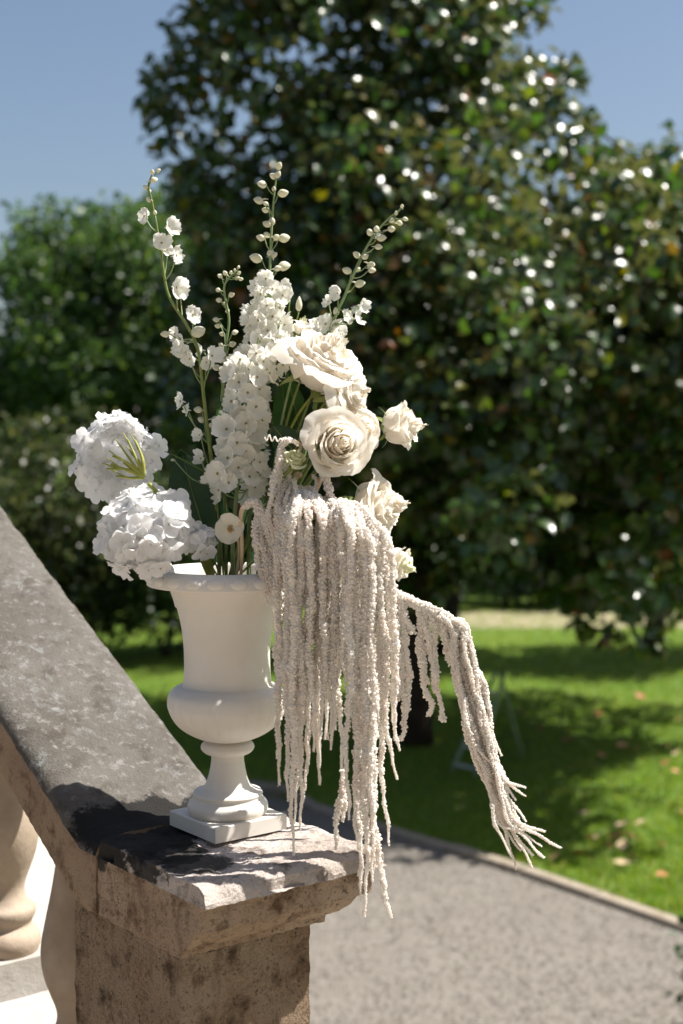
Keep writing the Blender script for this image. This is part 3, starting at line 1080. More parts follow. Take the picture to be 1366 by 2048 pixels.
# egg ornaments round the rim
ev, ef = [], []
seg, rg = 14, 6
for i in range(rg + 1):
    th = i / rg * math.pi / 2
    for j in range(seg):
        a_ = 2 * math.pi * j / seg
        ev.append((math.cos(th) * math.cos(a_) * .0125, math.cos(th) * math.sin(a_) * .0080, math.sin(th) * .0055))
for i in range(rg):
    for j in range(seg):
        ef.append([i * seg + j, i * seg + (j + 1) % seg, (i + 1) * seg + (j + 1) % seg, (i + 1) * seg + j])
egg = mesh_np('egg_ornament', ev, ef, [M['urn']])
for k in range(22):
    a_ = 2 * math.pi * (k + .3) / 22
    rr_ = 155 * K
    c_ = Vector((rr_ * math.cos(a_), rr_ * math.sin(a_), uz(1157)))
    nrm_ = Vector((math.cos(a_) * .95, math.sin(a_) * .95, .25)).normalized()
    X = Vector((-math.sin(a_), math.cos(a_), 0)); Z = nrm_; Y = Z.cross(X)
    link('egg_ornament', egg, rim_o, c_, Matrix((X, Y, Z)).transposed().to_quaternion())

URN_IN = Vector((ORG.x, ORG.y, UZ + uz(1185)))


def vase(px=456, dy=0.0):
    """a stem's foot inside the urn"""
    return Vector((P(px, 1150, 2.0).x, 2.0 + dy, UZ + uz(1182)))


# ------------------------------------------------------------------ florets and buds
def petal_grid(nu, nv):
    f = []
    for i in range(nv - 1):
        for j in range(nu - 1):
            a = i * nu + j
            f.append([a, a + 1, a + nu + 1, a + nu])
    return f


def floret_mesh(name, np_, wid, cup, ruffle, mat, eye, seed, rnd=.35, notch=0.0, eye_r=.12):
    r_ = random.Random(seed)
    V, F, MI = [], [], []
    nu, nv = 7, 6
    for k in range(np_):
        th = 2 * math.pi * k / np_ + r_.uniform(-.12, .12)
        ln = r_.uniform(.88, 1.08)
        tilt = cup + r_.uniform(-.45, .45)
        zo = .02 * (k % 2) + r_.uniform(0, .03)
        off = len(V)
        for i in range(nv):
            v = i / (nv - 1)
            for j in range(nu):
                u = -1 + 2 * j / (nu - 1)
                wv = wid * math.sin(math.pi * min(.98, .08 + .60 * v ** .85)) * (1 if v < .8 else 1 - (v - .8) * rnd * 2)
                rad = (.10 + .92 * v * (1 - .22 * u * u * v) - (notch * v * v * (1 - abs(u)) if v > .7 else 0)) * ln
                z = zo + tilt * v * v * .6 + .12 * u * u * v + ruffle * math.sin(u * 5 + k * 2 + seed) * v * v
                z += r_.uniform(-1, 1) * ruffle * .6 * v
                if i == nv - 1: rad += r_.uniform(-.09, .05) * (ruffle > .05)
                x, y = rad, u * wv * ln
                V.append((x * math.cos(th) - y * math.sin(th), x * math.sin(th) + y * math.cos(th), z))
        for q in petal_grid(nu, nv):
            F.append([q[0] + off, q[1] + off, q[2] + off, q[3] + off]); MI.append(0)
    # eye: ring of small bumps
    ne = 7
    for k in range(ne):
        a_ = 2 * math.pi * k / ne
        cx, cy = (eye_r * .6 * math.cos(a_), eye_r * .6 * math.sin(a_)) if k else (0, 0)
        off = len(V)
        for p in oct_v * (eye_r * .42):
            V.append((cx + p[0], cy + p[1], .06 + p[2] * 1.5 + r_.uniform(0, .03)))
        for t in oct_f: F.append([int(t[0]) + off, int(t[1]) + off, int(t[2]) + off]); MI.append(1)
    # short spur behind
    off = len(V)
    sv, sf = tube_np([(0, 0, 0), (.03, .02, -.25), (.0, .08, -.55)], [.16, .10, .03], 6)
    V += [tuple(p) for p in sv]
    for t in sf: F.append([int(x) + off for x in t]); MI.append(0)
    return mesh_np(name, V, F, [mat, eye], MI)


DF = [floret_mesh('delphinium_floret', 5, .56, .35, .10, M['delph'], M['stamen'], s, notch=.12) for s in range(6)]
DFd = [floret_mesh('delphinium_floret', 5, .60, 1.0, .10, M['delph'], M['stamen'], s + 20) for s in range(3)]
HF = [floret_mesh('hydrangea_floret', 4, .58, .05, .045, M['hydra'], M['stamen_tan'] if s == 2 else M['hydra'], s + 40, rnd=.25, eye_r=.07) for s in range(6)]
EU = floret_mesh('open_flower', 6, .70, .55, .04, M['poppy'], M['stamen_tan'], 71, eye_r=.28)


def bud_mesh(name, seed, spur=True):
    r_ = random.Random(seed)
    prof = [(-.5, .05), (-.38, .24), (-.15, .37), (.1, .36), (.33, .24), (.46, .11), (.52, .02)]
    V, F, MI = [], [], []
    seg = 10
    for (z, r) in prof:
        for j in range(seg):
            a_ = 2 * math.pi * j / seg
            rr_ = r * (1 + .10 * math.cos(a_ * 3 + seed))
            V.append((rr_ * math.cos(a_), rr_ * math.sin(a_) + .04 * math.sin(z * 3), z))
    for i in range(len(prof) - 1):
        for j in range(seg):
            F.append([i * seg + j, i * seg + (j + 1) % seg, (i + 1) * seg + (j + 1) % seg, (i + 1) * seg + j]); MI.append(0)
    if spur:
        off = len(V)
        sv, sf = tube_np([(0, .1, -.30), (.02, .28, -.55), (.0, .32, -.95)], [.12, .08, .03], 6)
        V += [tuple(p) for p in sv]
        for t in sf: F.append([int(x) + off for x in t]); MI.append(0)
    return mesh_np(name, V, F, [M['bud']], MI)


BM = [bud_mesh('flower_bud', s) for s in range(3)] + [bud_mesh('flower_bud', 5, False)]
rq = random.Random(42)


def add_floret(t, mesh_list, pos, direc, size, name='floret'):
    return link(name, rq.choice(mesh_list), t, Vector(pos) - Vector(WORLD[t.name]), orient(direc, rq.uniform(0, 6.28)), size)


CAMDIR = Vector((0, -1, .1))


def near_on(path, p):
    d = np.linalg.norm(path - np.array(p), axis=1)
    i = int(np.argmin(d))
    return max(0, i)


def flower_stem(t, path_pts, r0, r1, mat, n=60):
    path = catmull([tuple(p) for p in path_pts], n)
    v, f = tube_np(path, np.linspace(r0, r1, n), 8)
    obj('stem', v, f, [mat], t)
    return path


def stalk(t, path, p, r=.0009, mat=None, drop=8, name='stalk'):
    i = near_on(path, p)
    i = max(0, i - drop)
    a_ = path[i]; b_ = np.array(p)
    if np.linalg.norm(a_ - b_) < .004: return
    mid = (a_ * .45 + b_ * .55) + np.array([0, 0, -.15 * np.linalg.norm(a_ - b_)])
    pa = catmull([a_, mid, b_], 7)
    v, f = tube_np(pa, np.linspace(r * 1.2, r, 7), 6)
    obj(name, v, f, [mat or M['stem_pale']], t)


def spike(name, label, pxs, d, r0, r1, mat, group, florets, buds, dd=0.0):
    pts = [vase(pxs[0][0], 0)] + [P(x, y, d + dd * i / len(pxs)) for i, (x, y) in enumerate(pxs)]
    t = root(name, tuple(pts[0]), label, 'flower', group)
    path = flower_stem(t, pts, r0, r1, mat, 90)
    for (x, y, r) in florets:
        off = rq.uniform(-.012, .010)
        p = P(x, y, d + off)
        i = near_on(path, p); ax = Vector(path[i])
        side = (p - ax)
        dirv = Vector((side.x * 60, -1.0 + rq.uniform(-.2, .6), rq.uniform(-.15, .45))).normalized()
        add_floret(t, DF + DFd, p, dirv, r * K * 1.05)
        stalk(t, path, p + Vector((0, .006, 0)), .0009, M['stem_pale'], 5)
    for (x, y, r) in buds:
        p = P(x, y, d + rq.uniform(-.006, .006))
        i = near_on(path, p); ax = Vector(path[i])
        side = (p - ax); side.y += rq.uniform(-.01, .01)
        if side.length < .003: side = Vector((.0, -.003, .004))
        dirv = Vector((side.x, side.y * .6, side.z * .4 + .003)).normalized()
        add_floret(t, BM, p, dirv, r * K * 2.0, 'bud')
        stalk(t, path, p - dirv * r * K * .9, .0008, M['stem_pale'], 4)
    return t, path


DG = 'delphinium spikes rising from the urn'
# tall bare spike leaning left
spike('delphinium', 'tall thin delphinium leaning furthest left, its few white florets widely spaced', [(438, 1075), (432, 1000), (420, 900), (407, 790), (396, 700), (372, 648), (337, 590), (324, 520), (313, 450), (303, 400), (297, 372), (303, 352)],
      2.0, .0032, .0012, M['stem'], DG,
      [(289, 432, 17), (338, 455, 19), (323, 486, 19), (334, 500, 14), (352, 511, 20), (352, 575, 21), (360, 588, 15), (385, 630, 22), (350, 668, 16), (365, 690, 22), (380, 718, 18), (372, 705, 16), (423, 712, 20), (412, 725, 16), (362, 803, 20), (375, 820, 14), (400, 870, 14), (402, 917, 16), (398, 910, 12)],
      [(304, 344, 6), (317, 341, 5), (308, 360, 8), (291, 374, 6), (299, 382, 5), (298, 399, 7), (310, 425, 5), (396, 664, 16), (330, 668, 9), (396, 820, 9), (402, 840, 8), (430, 838, 9), (424, 850, 7), (345, 920, 4)])
# short green budding spike
spike('delphinium', 'slim delphinium tip of small green buds between the leaning stem and the dense spike', [(452, 1040), (446, 960), (440, 850), (447, 760), (452, 690), (458, 640), (450, 595), (449, 570), (462, 552), (476, 540)],
      2.03, .0028, .0012, M['stem_pale'], DG, [(404, 700, 14)],
      [(440, 552, 6), (450, 546, 6), (462, 545, 5), (470, 540, 4), (477, 534, 4), (478, 546, 5), (474, 556, 6), (482, 558, 5), (436, 580, 6), (463, 590, 7), (438, 600, 7), (449, 608, 6), (432, 640, 7), (436, 652, 7), (455, 622, 6), (444, 668, 6), (470, 665, 7), (465, 688, 8), (442, 690, 6), (450, 722, 8), (462, 715, 7), (432, 735, 9), (445, 745, 7)])
# right spike
spike('delphinium', 'delphinium leaning right with small buds and half open bells above the roses', [(560, 1060), (600, 940), (632, 800), (655, 680), (672, 630), (690, 590), (708, 545), (730, 500), (752, 465), (775, 440), (795, 424), (803, 414)],
      2.05, .0032, .0011, M['stem_pale'], DG,
      [(676, 586, 15), (657, 603, 15), (722, 611, 16), (693, 634, 18), (712, 636, 16), (652, 648, 22), (633, 655, 20), (675, 660, 22), (640, 670, 16)],
      [(804, 412, 5), (792, 426, 5), (811, 438, 6), (799, 446, 7), (784, 441, 7), (783, 458, 9), (740, 465, 9), (753, 458, 8), (763, 476, 10), (757, 494, 8), (713, 510, 9), (730, 513, 8), (742, 530, 9), (744, 541, 8), (694, 541, 10), (716, 539, 6), (720, 568, 11), (672, 623, 9), (665, 640, 7)])


def dense_spike(label, axis_px, d, y0, y1, rad0, rad1, n, fr, buds, off=0.0):
    pts = [vase(axis_px[0][0])] + [P(x, y, d) for x, y in axis_px]
    t = root('delphinium', tuple(pts[0]), label, 'flower', DG)
    path = flower_stem(t, pts, .0036, .0011, M['stem_pale'], 110)
    ys = np.array([[q[0], q[1], q[2]] for q in path])
    z0 = P(500, y0, d).z; z1 = P(500, y1, d).z
    for i in range(n):
        k = (i + rq.uniform(-.3, .3)) / n
        z = z0 + (z1 - z0) * k
        j = int(np.argmin(abs(ys[:, 2] - z)))
        ax = Vector(path[j])
        th = i * 2.4 + off
        rad = (rad0 + (rad1 - rad0) * k) * K * rq.uniform(.62, 1.2)
        dirv = Vector((math.cos(th), math.sin(th), rq.uniform(-.25, .35)))
        p = ax + Vector((dirv.x * rad, dirv.y * rad, dirv.z * rad * .4))
        add_floret(t, DF + DFd[:1], p, dirv + Vector((rq.uniform(-.5, .5), -.30 + rq.uniform(-.4, .4), rq.uniform(-.4, .5))), fr * K * rq.uniform(.85, 1.18) * (1 - .22 * k))
        stalk(t, path, p - dirv * .004, .0009, M['stem_pale'], 3)
    for (x, y, r) in buds:
        p = P(x, y, d + rq.uniform(-.006, .006))
        j = near_on(path, p); side = p - Vector(path[j])
        if side.length < .003: side = Vector((.0, -.003, .004))
        dirv = Vector((side.x, side.y * .6, side.z * .4 + .003)).normalized()
        add_floret(t, BM, p, dirv, r * K * 2.0, 'bud')
        stalk(t, path, p - dirv * r * K * .9, .0008, M['stem_pale'], 4)
    return t


dense_spike('dense delphinium spike, the tallest, packed with white florets below a line of buds',
            [(498, 1060), (505, 950), (512, 860), (520, 760), (530, 660), (538, 580), (541, 500), (545, 430), (550, 375), (556, 332)], 2.01, 745, 560, 46, 28, 50, 24,
            [(558, 332, 9), (546, 352, 8), (556, 349, 8), (524, 369, 10), (566, 386, 11), (548, 378, 6), (517, 401, 10), (531, 407, 6), (531, 420, 8), (534, 448, 9), (544, 443, 9), (521, 475, 9), (534, 470, 8), (568, 476, 12), (552, 474, 7), (541, 505, 10), (548, 510, 8), (512, 516, 13), (568, 533, 13), (555, 537, 8), (526, 545, 9)])
dense_spike('dense delphinium spike, the lower one, whose florets reach down towards the urn rim',
            [(466, 1080), (472, 1000), (478, 930), (488, 850), (500, 780), (508, 720), (514, 690), (518, 675)], 1.97, 985, 700, 44, 36, 68, 26, [], 1.1)

# ------------------------------------------------------------------ hydrangeas
def hydrangea(label, cpx, cpy, d, rad, axis, spread, n, node_px, fsize, branches=14, sq=1.0):
    c = P(cpx, cpy, d)
    node = P(*node_px)
    t = root('hydrangea', tuple(vase(430)), label, 'flower', 'hydrangea heads at the left of the urn')
    st = catmull([tuple(vase(430)), tuple(vase(430).lerp(node, .5) + Vector((0, .01, .02))), tuple(node)], 16)
    v, f = tube_np(st, np.linspace(.0034, .003, 16), 8); obj('stem', v, f, [M['stem_yellow']], t)
    ax = Vector(axis).normalized()
    i = 0
    pos = []
    while len(pos) < n and i < n * 6:
        k = i + .5
        ph_ = math.acos(1 - 2 * k / (n * 2.1)); th = math.pi * (1 + 5 ** .5) * k
        i += 1
        if ph_ > spread: break
        loc_ = Vector((math.cos(th) * math.sin(ph_), math.sin(th) * math.sin(ph_), math.cos(ph_)))
        dirv = ax.to_track_quat('Z', 'Y') @ loc_
        dirv += Vector((rq.uniform(-.1, .1), rq.uniform(-.1, .1), rq.uniform(-.1, .1)))
        p = c + Vector((dirv.x, dirv.y * sq, dirv.z)) * rad * rq.uniform(.82, 1.06)
        add_floret(t, HF, p, dirv + Vector((rq.uniform(-.55, .55), rq.uniform(-.55, .55), rq.uniform(-.4, .5))), fsize * rq.uniform(.85, 1.2))
        pos.append(p)
    rq2 = random.Random(4)
    sel = rq2.sample(pos, min(branches, len(pos)))
    for q in sel:
        mid = node.lerp(q, .5) + Vector((rq2.uniform(-.004, .004), 0, rq2.uniform(-.004, .004)))
        pa = catmull([tuple(node), tuple(mid), tuple(node.lerp(q, .93))], 7)
        v, f = tube_np(pa, np.linspace(.0018, .0009, 7), 6)
        obj('branchlet', v, f, [M['stem_yellow']], t)
    return t


hydrangea('white hydrangea head turned away, its yellow-green branchlets showing, upper of the two', 238, 920, 1.96, .056, (-.42, .72, .36), 2.05, 74, (298, 968, 1.925), .0165, 0)
# branchlets fanning over the back of the upper head
t_h = [o for o in COL.objects if o.name.startswith('hydrangea') and o.type == 'EMPTY'][0]
nd = P(288, 955, 1.917)
for (x, y) in [(255, 878), (240, 890), (279, 898), (225, 912), (213, 938), (232, 952), (262, 905), (247, 925), (270, 880), (222, 928)]:
    q = P(x, y, 1.925)
    pa = catmull([tuple(nd), tuple(nd.lerp(q, .5) + Vector((rq.uniform(-.004, .004), -.003, rq.uniform(-.004, .006)))), tuple(q)], 8)
    v, f = tube_np(pa, np.linspace(.0026, .0013, 8), 6); obj('branchlet', v, f, [M['stem_yellow']], t_h)
    q2 = q + Vector((-.006, .002, .008)); md = Vector(pa[5])
    v, f = tube_np(np.array([md, md.lerp(q2, .6), q2]), [.0013, .001, .0008], 6); obj('branchlet', v, f, [M['stem_yellow']], t_h)
hydrangea('white hydrangea head facing the viewer, lower of the two, resting against the urn rim', 297, 1068, 1.94, .060, (-.25, -.75, .35), 2.3, 92, (385, 1085, 1.97), .0172, 14)
hydrangea('small cluster of pale hydrangea florets lying over the urn rim', 395, 1090, 1.95, .022, (.1, -.6, .6), 1.9, 16, (405, 1120, 1.98), .0135, 5)

# ------------------------------------------------------------------ roses
def rose(label, cpx, cpy, d, R, face, stem_px, n=26, open_=1.0, mats=('rose', 'rose_warm'), seed=1, cat='flower', name='rose', hgt=1.0, frill=1.0):
    r_ = random.Random(seed)
    c = P(cpx, cpy, d)
    fa = Vector(face).normalized()
    q = orient(fa, r_.uniform(0, 6.28))
    t = root(name, tuple(vase(520)), label, cat, 'white roses on the right side of the bouquet')
    base = c - fa * R * .55
    nu, nv = 17, 13
    F = petal_grid(nu, nv)
    for k in range(n):
        qk = k / (n - 1)
        th = k * 2.4 + r_.uniform(-.2, .2)
        Rk = R * (.035 + .60 * qk ** 1.0)
        hk = R * (1.32 - .50 * qk) * hgt * r_.uniform(.94, 1.06)
        aw = 1.75 - .92 * qk
        flare = open_ * (.04 + .50 * qk ** 1.6) * r_.uniform(.7, 1.2)
        curl = open_ * (.06 + .40 * qk ** 1.6) * r_.uniform(.7, 1.3)
        close = max(0, .60 - qk) * 1.15
        crease = r_.uniform(.5, 1.5)
        V = []
        sd = r_.uniform(0, 50)
        point = r_.uniform(0, .10)
        for i in range(nv):
            v = i / (nv - 1)
            for j in range(nu):
                u = -1 + 2 * j / (nu - 1)
                vv = v * (1 - .20 * abs(u) ** 2.6 + point * (1 - abs(u)))
                x = max(0.0, (vv - .5) / .5)
                bowl_ = math.sqrt(max(0, 1 - (1 - min(vv / .55, 1)) ** 2))
                rr_ = Rk * (.22 + .78 * bowl_)
                rr_ *= 1 - close * x * x
                rr_ += R * flare * x ** 2
                z = hk * (vv - .12 * x * x) - R * curl * max(0, x - .35) ** 2 * 1.6
                z -= R * .16 * qk
                ang = th + u * aw * (.30 + .70 * math.sin(min(vv / .6, 1) * math.pi / 2))
                rr_ += u * .045 * R * (1 - .3 * qk)
                nn_ = noise.noise(Vector((u * 1.6 + sd, v * 1.8, sd)))
                rr_ += R * .05 * nn_ * (v + .2)
                z += R * .05 * noise.noise(Vector((u * 2.6 + sd, v * 2 + 7, sd))) * x
                ee = max(0.0, (v - .6) / .4)
                z += frill * R * (.035 * noise.noise(Vector((u * 5, sd, v * 3))) * ee + .04 * noise.noise(Vector((u * 11, sd, 1))) * ee ** 3)
                rr_ += frill * R * .05 * noise.noise(Vector((u * 6, sd + 5, v * 2))) * ee ** 2
                rr_ += R * .012 * crease * math.cos(u * 9 + sd) * v * (1 - .4 * v)
                rr_ += R * .10 * (qk ** 1.5) * max(0, abs(u) - .6) * ee
                V.append(q @ Vector((rr_ * math.cos(ang), rr_ * math.sin(ang), z)) + base)
        mm = M[mats[1]] if qk < .42 else M[mats[0]]
        obj('petal', V, F, [mm], t)
    # calyx
    rec = [base + fa * (-.16 * R), base + fa * (-.02 * R), base + fa * (.12 * R)]
    v, f = tube_np([tuple(x) for x in rec], [.10 * R, .20 * R, .24 * R], 12); obj('calyx', v, f, [M['stem_pale']], t)
    for k in range(5):
        a_ = k * 1.2566 + .3
        V = []
        for i in range(6):
            v_ = i / 5
            for j in range(3):
                u = j - 1
                ang = a_ + u * .30 * (1 - v_)
                V.append(q @ Vector(((.22 + .5 * v_ ** .8) * R * math.cos(ang), (.22 + .5 * v_ ** .8) * R * math.sin(ang), R * (-.02 + .03 * abs(u) - .28 * v_ * v_))) + base)
        obj('sepal', V, petal_grid(3, 6), [M['stem']], t)
    sp = [P(x, y, dd_) for x, y, dd_ in stem_px]
    pts = [vase(510)] + sp + [base - fa * .12 * R]
    path = catmull([tuple(x) for x in pts], 30)
    v, f = tube_np(path, np.linspace(.0034, .0026, 30), 8); obj('stem', v, f, [M['stem']], t)
    return t


rose('large creamy rose, its spiral heart facing the viewer, amid the bouquet', 678, 888, 1.90, 84 * K, (.30, -1, .16), [(560, 1050, 1.97), (620, 960, 1.97)], 25, .52, seed=3, frill=.7)
rose('big blown rose with broad spreading petals, topmost of the roses', 652, 712, 1.97, 102 * K, (.45, -.42, .80), [(560, 1050, 1.99), (600, 900, 1.99), (630, 820, 1.98)], 26, .72, ('rose', 'rose_warm'), 8, hgt=1.0, frill=1.5)
rose('ruffled white rose wedged between the topmost rose and the large central one', 702, 786, 1.96, 74 * K, (.75, -.45, .15), [(560, 1050, 2.0), (620, 900, 2.0)], 26, .9, ('rose', 'rose'), 12, frill=1.5)
rose('smaller cream rose pressed against the right side of the large central one', 728, 862, 1.935, 52 * K, (.55, -.8, .15), [(560, 1050, 1.98), (640, 930, 1.97)], 22, .5, seed=17, frill=.8)
rose('small white rose standing out alone on the right, seen from its side', 806, 853, 1.97, 60 * K, (1, -.28, .06), [(560, 1050, 1.99), (640, 900, 1.99), (735, 852, 1.98)], 22, .42, seed=21, hgt=1.15, frill=1.4)
rose('frilly pale rose behind the hanging amaranth, facing right', 766, 1012, 1.95, 84 * K, (.9, -.35, .1), [(540, 1080, 1.98), (640, 1030, 1.98)], 26, .7, seed=25, hgt=1.0, frill=1.8)
rose('greenish white rosebud low on the right beside the amaranth', 803, 1130, 1.94, 52 * K, (.75, -.35, -.35), [(540, 1100, 1.97), (680, 1100, 1.97)], 16, .6, ('rose', 'rose_green'), 31)
rose('small green-tinged bud tucked left of the large central rose', 592, 915, 1.90, 30 * K, (.25, -.5, .75), [(535, 1060, 1.93), (548, 980, 1.92)], 12, .45, ('rose_green', 'rose_green'), 35)
rose('half open cream bud beside the top of the dense white spike', 606, 650, 2.03, 32 * K, (.2, -.1, 1), [(560, 1000, 2.0), (580, 800, 2.02), (598, 700, 2.03)], 12, .5, ('rose', 'rose_green'), 38)

# slim pointed buds
bt = mesh_np('pointed_bud', *(lambda a: (a[0], a[1]))(tube_np([(0, 0, -.5), (0, 0, -.3), (.02, 0, 0), (.02, 0, .3), (0, 0, .55)], [.10, .22, .24, .15, .02], 9)), [M['bud']])
for (x, y, r, lx, lab) in ((580, 583, 11, 577, 'slim pointed bud left of its twin, above the half open cream bud'), (598, 608, 13, 588, 'slim pointed bud right of its twin, above the half open cream bud')):
    t = root('flower_bud', tuple(vase(520)), lab, 'flower bud', 'pointed buds on thin stalks')
    p = P(x, y, 2.03)
    link('bud', bt, t, p - Vector(WORLD[t.name]), orient((.05, 0, 1)), r * K * 2.2)
    tube_obj('stem', [vase(520), P(560, 850, 2.02), P(lx - 6, 700, 2.03), p - Vector((0, 0, r * K))], .0018, .0011, M['stem'], t, 6, 24)

# open flower by the rim
t = root('anemone', tuple(vase(455)), 'single open cup-shaped white flower with tan centre just above the urn rim', 'flower')
p = P(462, 1058, 1.93)
link('bloom', EU, t, p - Vector(WORLD[t.name]), orient((-.35, -1, .15), .4), 29 * K)
tube_obj('stem', [vase(470), P(478, 1095, 1.95), p + Vector((.004, .008, 0))], .0022, .0016, M['stem_cream'], t, 8, 14)

# ------------------------------------------------------------------ leaves in the bouquet
def big_leaf(label, base_p, tip_p, width, nrm, mat, group='green leaves among the flowers'):
    t = root('leaf', tuple(base_p), label, 'leaf', group)
    b_, tp = Vector(base_p), Vector(tip_p)
    ax = tp - b_; ln = ax.length; ax.normalize()
    nn_ = Vector(nrm); nn_ = (nn_ - ax * nn_.dot(ax)).normalized()
    sd = ax.cross(nn_)
    nu, nv = 11, 16
    V = []
    for i in range(nv):
        v = i / (nv - 1)
        wv = width * (math.sin(math.pi * v ** .8) ** .8) * (1 - .15 * v) if 0 < v < 1 else .0004
        for j in range(nu):
            u = -1 + 2 * j / (nu - 1)
            ser = 1 + (.05 if (i % 2 and abs(u) == 1) else 0)
            h = .18 * width * abs(u) - .12 * ln * v * v + .03 * width * math.cos(v * 40) * abs(u) * (1 - abs(u)) * 2
            V.append(b_ + ax * ln * v + sd * u * wv * ser + nn_ * h)
    obj('blade', V, petal_grid(nu, nv), [mat], t)
    rib = [b_ + ax * ln * k / 8 + nn_ * (-.12 * ln * (k / 8) ** 2 + .0006) for k in range(9)]
    v, f = tube_np([tuple(x) for x in rib], np.linspace(.0011, .0004, 9), 5); obj('midrib', v, f, [M['stem']], t)
    tube_obj('stalk', [vase(450), (vase(450) + b_) / 2, b_], .0015, .0013, M['stem'], t, 6, 8)
    return t


big_leaf('large dark green leaf behind the lower hydrangea and leaning stem', P(412, 1075, 2.0), P(357, 898, 2.02), .040, (-.2, -1, .3), M['leafdark'])
big_leaf('dark green leaf right of the leaning stem, behind the lower florets', P(440, 1090, 2.03), P(395, 960, 2.05), .030, (.2, -1, .1), M['leafdark'])
big_leaf('rounded dark leaf just left of the large central rose', P(585, 900, 1.96), P(545, 850, 1.94), .020, (0, -1, .2), M['leafdark'])
big_leaf('bright green leaf beneath the topmost rose near the dense spike', P(575, 880, 2.0), P(560, 760, 2.0), .018, (-.4, -1, .3), M['leafgreen'])
big_leaf('green leaf under the spreading petals of the topmost rose', P(600, 870, 2.0), P(578, 742, 1.99), .016, (.3, -1, .4), M['leafgreen'])
big_leaf('dark leaf behind the stems under the topmost rose', P(600, 900, 2.02), P(610, 790, 2.02), .022, (.2, -1, .1), M['leafdark'])
big_leaf('dark leaf low between the delphinium stems and the amaranth', P(510, 1090, 2.02), P(520, 960, 2.04), .024, (.2, -1, .1), M['leafdark'])
big_leaf('narrow curled green leaf left of the leaning stem', P(430, 960, 1.99), P(335, 893, 1.97), .0045, (.1, -.5, .9), M['leafgreen'])
big_leaf('small dark leaf rising from the urn mouth behind the cup-shaped flower', P(470, 1120, 2.02), P(455, 1010, 2.04), .020, (.1, -1, .1), M['leafdark'])
big_leaf('dark leaf behind the hanging amaranth next to the rose', P(620, 1010, 2.0), P(575, 930, 2.0), .022, (.2, -1, .2), M['leafdark'])

rl = random.Random(15)
for i, (x0, y0, x1, y1, w_, lab) in enumerate(((425, 1135, 402, 1078, .013, 'small dark leaf low at the urn mouth, beside the hydrangea florets'),
        (448, 1135, 436, 1072, .012, 'small dark leaf at the urn mouth, left of the cup-shaped flower'),
        (500, 1130, 508, 1062, .013, 'small dark leaf at the urn mouth, right of the cup-shaped flower'),
        (470, 1135, 476, 1085, .014, 'small dark leaf right beneath the cup-shaped flower'),
        (520, 1080, 534, 985, .018, 'dark leaf between the dense spike and the arching amaranth'),
        (540, 980, 528, 880, .018, 'dark leaf at the right flank of the dense lower spike'),
        (452, 900, 440, 800, .012, 'thin dark leaf along the slim budding delphinium'),
        (560, 800, 548, 700, .013, 'green leaf between the two dense spikes and the topmost rose'))):
    big_leaf(lab, P(x0, y0, 2.01), P(x1, y1, 2.02), w_, (rl.uniform(-.5, .5), -1, rl.uniform(0, .5)), M['leafdark'] if i % 3 else M['leafgreen'])

# bare green stems crossing below the topmost rose
for i, (x0, y0, x1, y1, m_) in enumerate([(596, 860, 635, 760, 'stem'), (585, 850, 650, 762, 'stem_yellow'), (572, 850, 607, 740, 'stem'), (560, 860, 592, 720, 'stem_pale'), (605, 870, 662, 790, 'stem_yellow')]):
    t = root('stalk_stem', tuple(vase(520)), ['thin green stalk', 'yellowish stalk', 'upright green stalk', 'pale upright stalk', 'slanting yellowish stalk'][i] + ' crossing below the topmost rose, ' + ['second', 'third', 'fourth', 'last', 'first'][i] + ' counted from the right', 'stem', 'bare stalks below the topmost rose')
    tube_obj('stem', [vase(515), P(540, 1000, 1.99), P(x0, y0, 1.985), P(x1, y1, 1.98)], .0026, .0017, M[m_], t, 8, 26)

# ------------------------------------------------------------------ amaranth
phi_ = (1 + 5 ** .5) / 2
ICO_V = np.array([(-1, phi_, 0), (1, phi_, 0), (-1, -phi_, 0), (1, -phi_, 0), (0, -1, phi_), (0, 1, phi_), (0, -1, -phi_), (0, 1, -phi_), (phi_, 0, -1), (phi_, 0, 1), (-phi_, 0, -1), (-phi_, 0, 1)], float)
ICO_V /= np.linalg.norm(ICO_V[0])
ICO_F = np.array([(0, 11, 5), (0, 5, 1), (0, 1, 7), (0, 7, 10), (0, 10, 11), (1, 5, 9), (5, 11, 4), (11, 10, 2), (10, 7, 6), (7, 1, 8), (3, 9, 4), (3, 4, 2), (3, 2, 6), (3, 6, 8), (3, 8, 9), (4, 9, 5), (2, 4, 11), (6, 2, 10), (8, 6, 7), (9, 8, 1)])


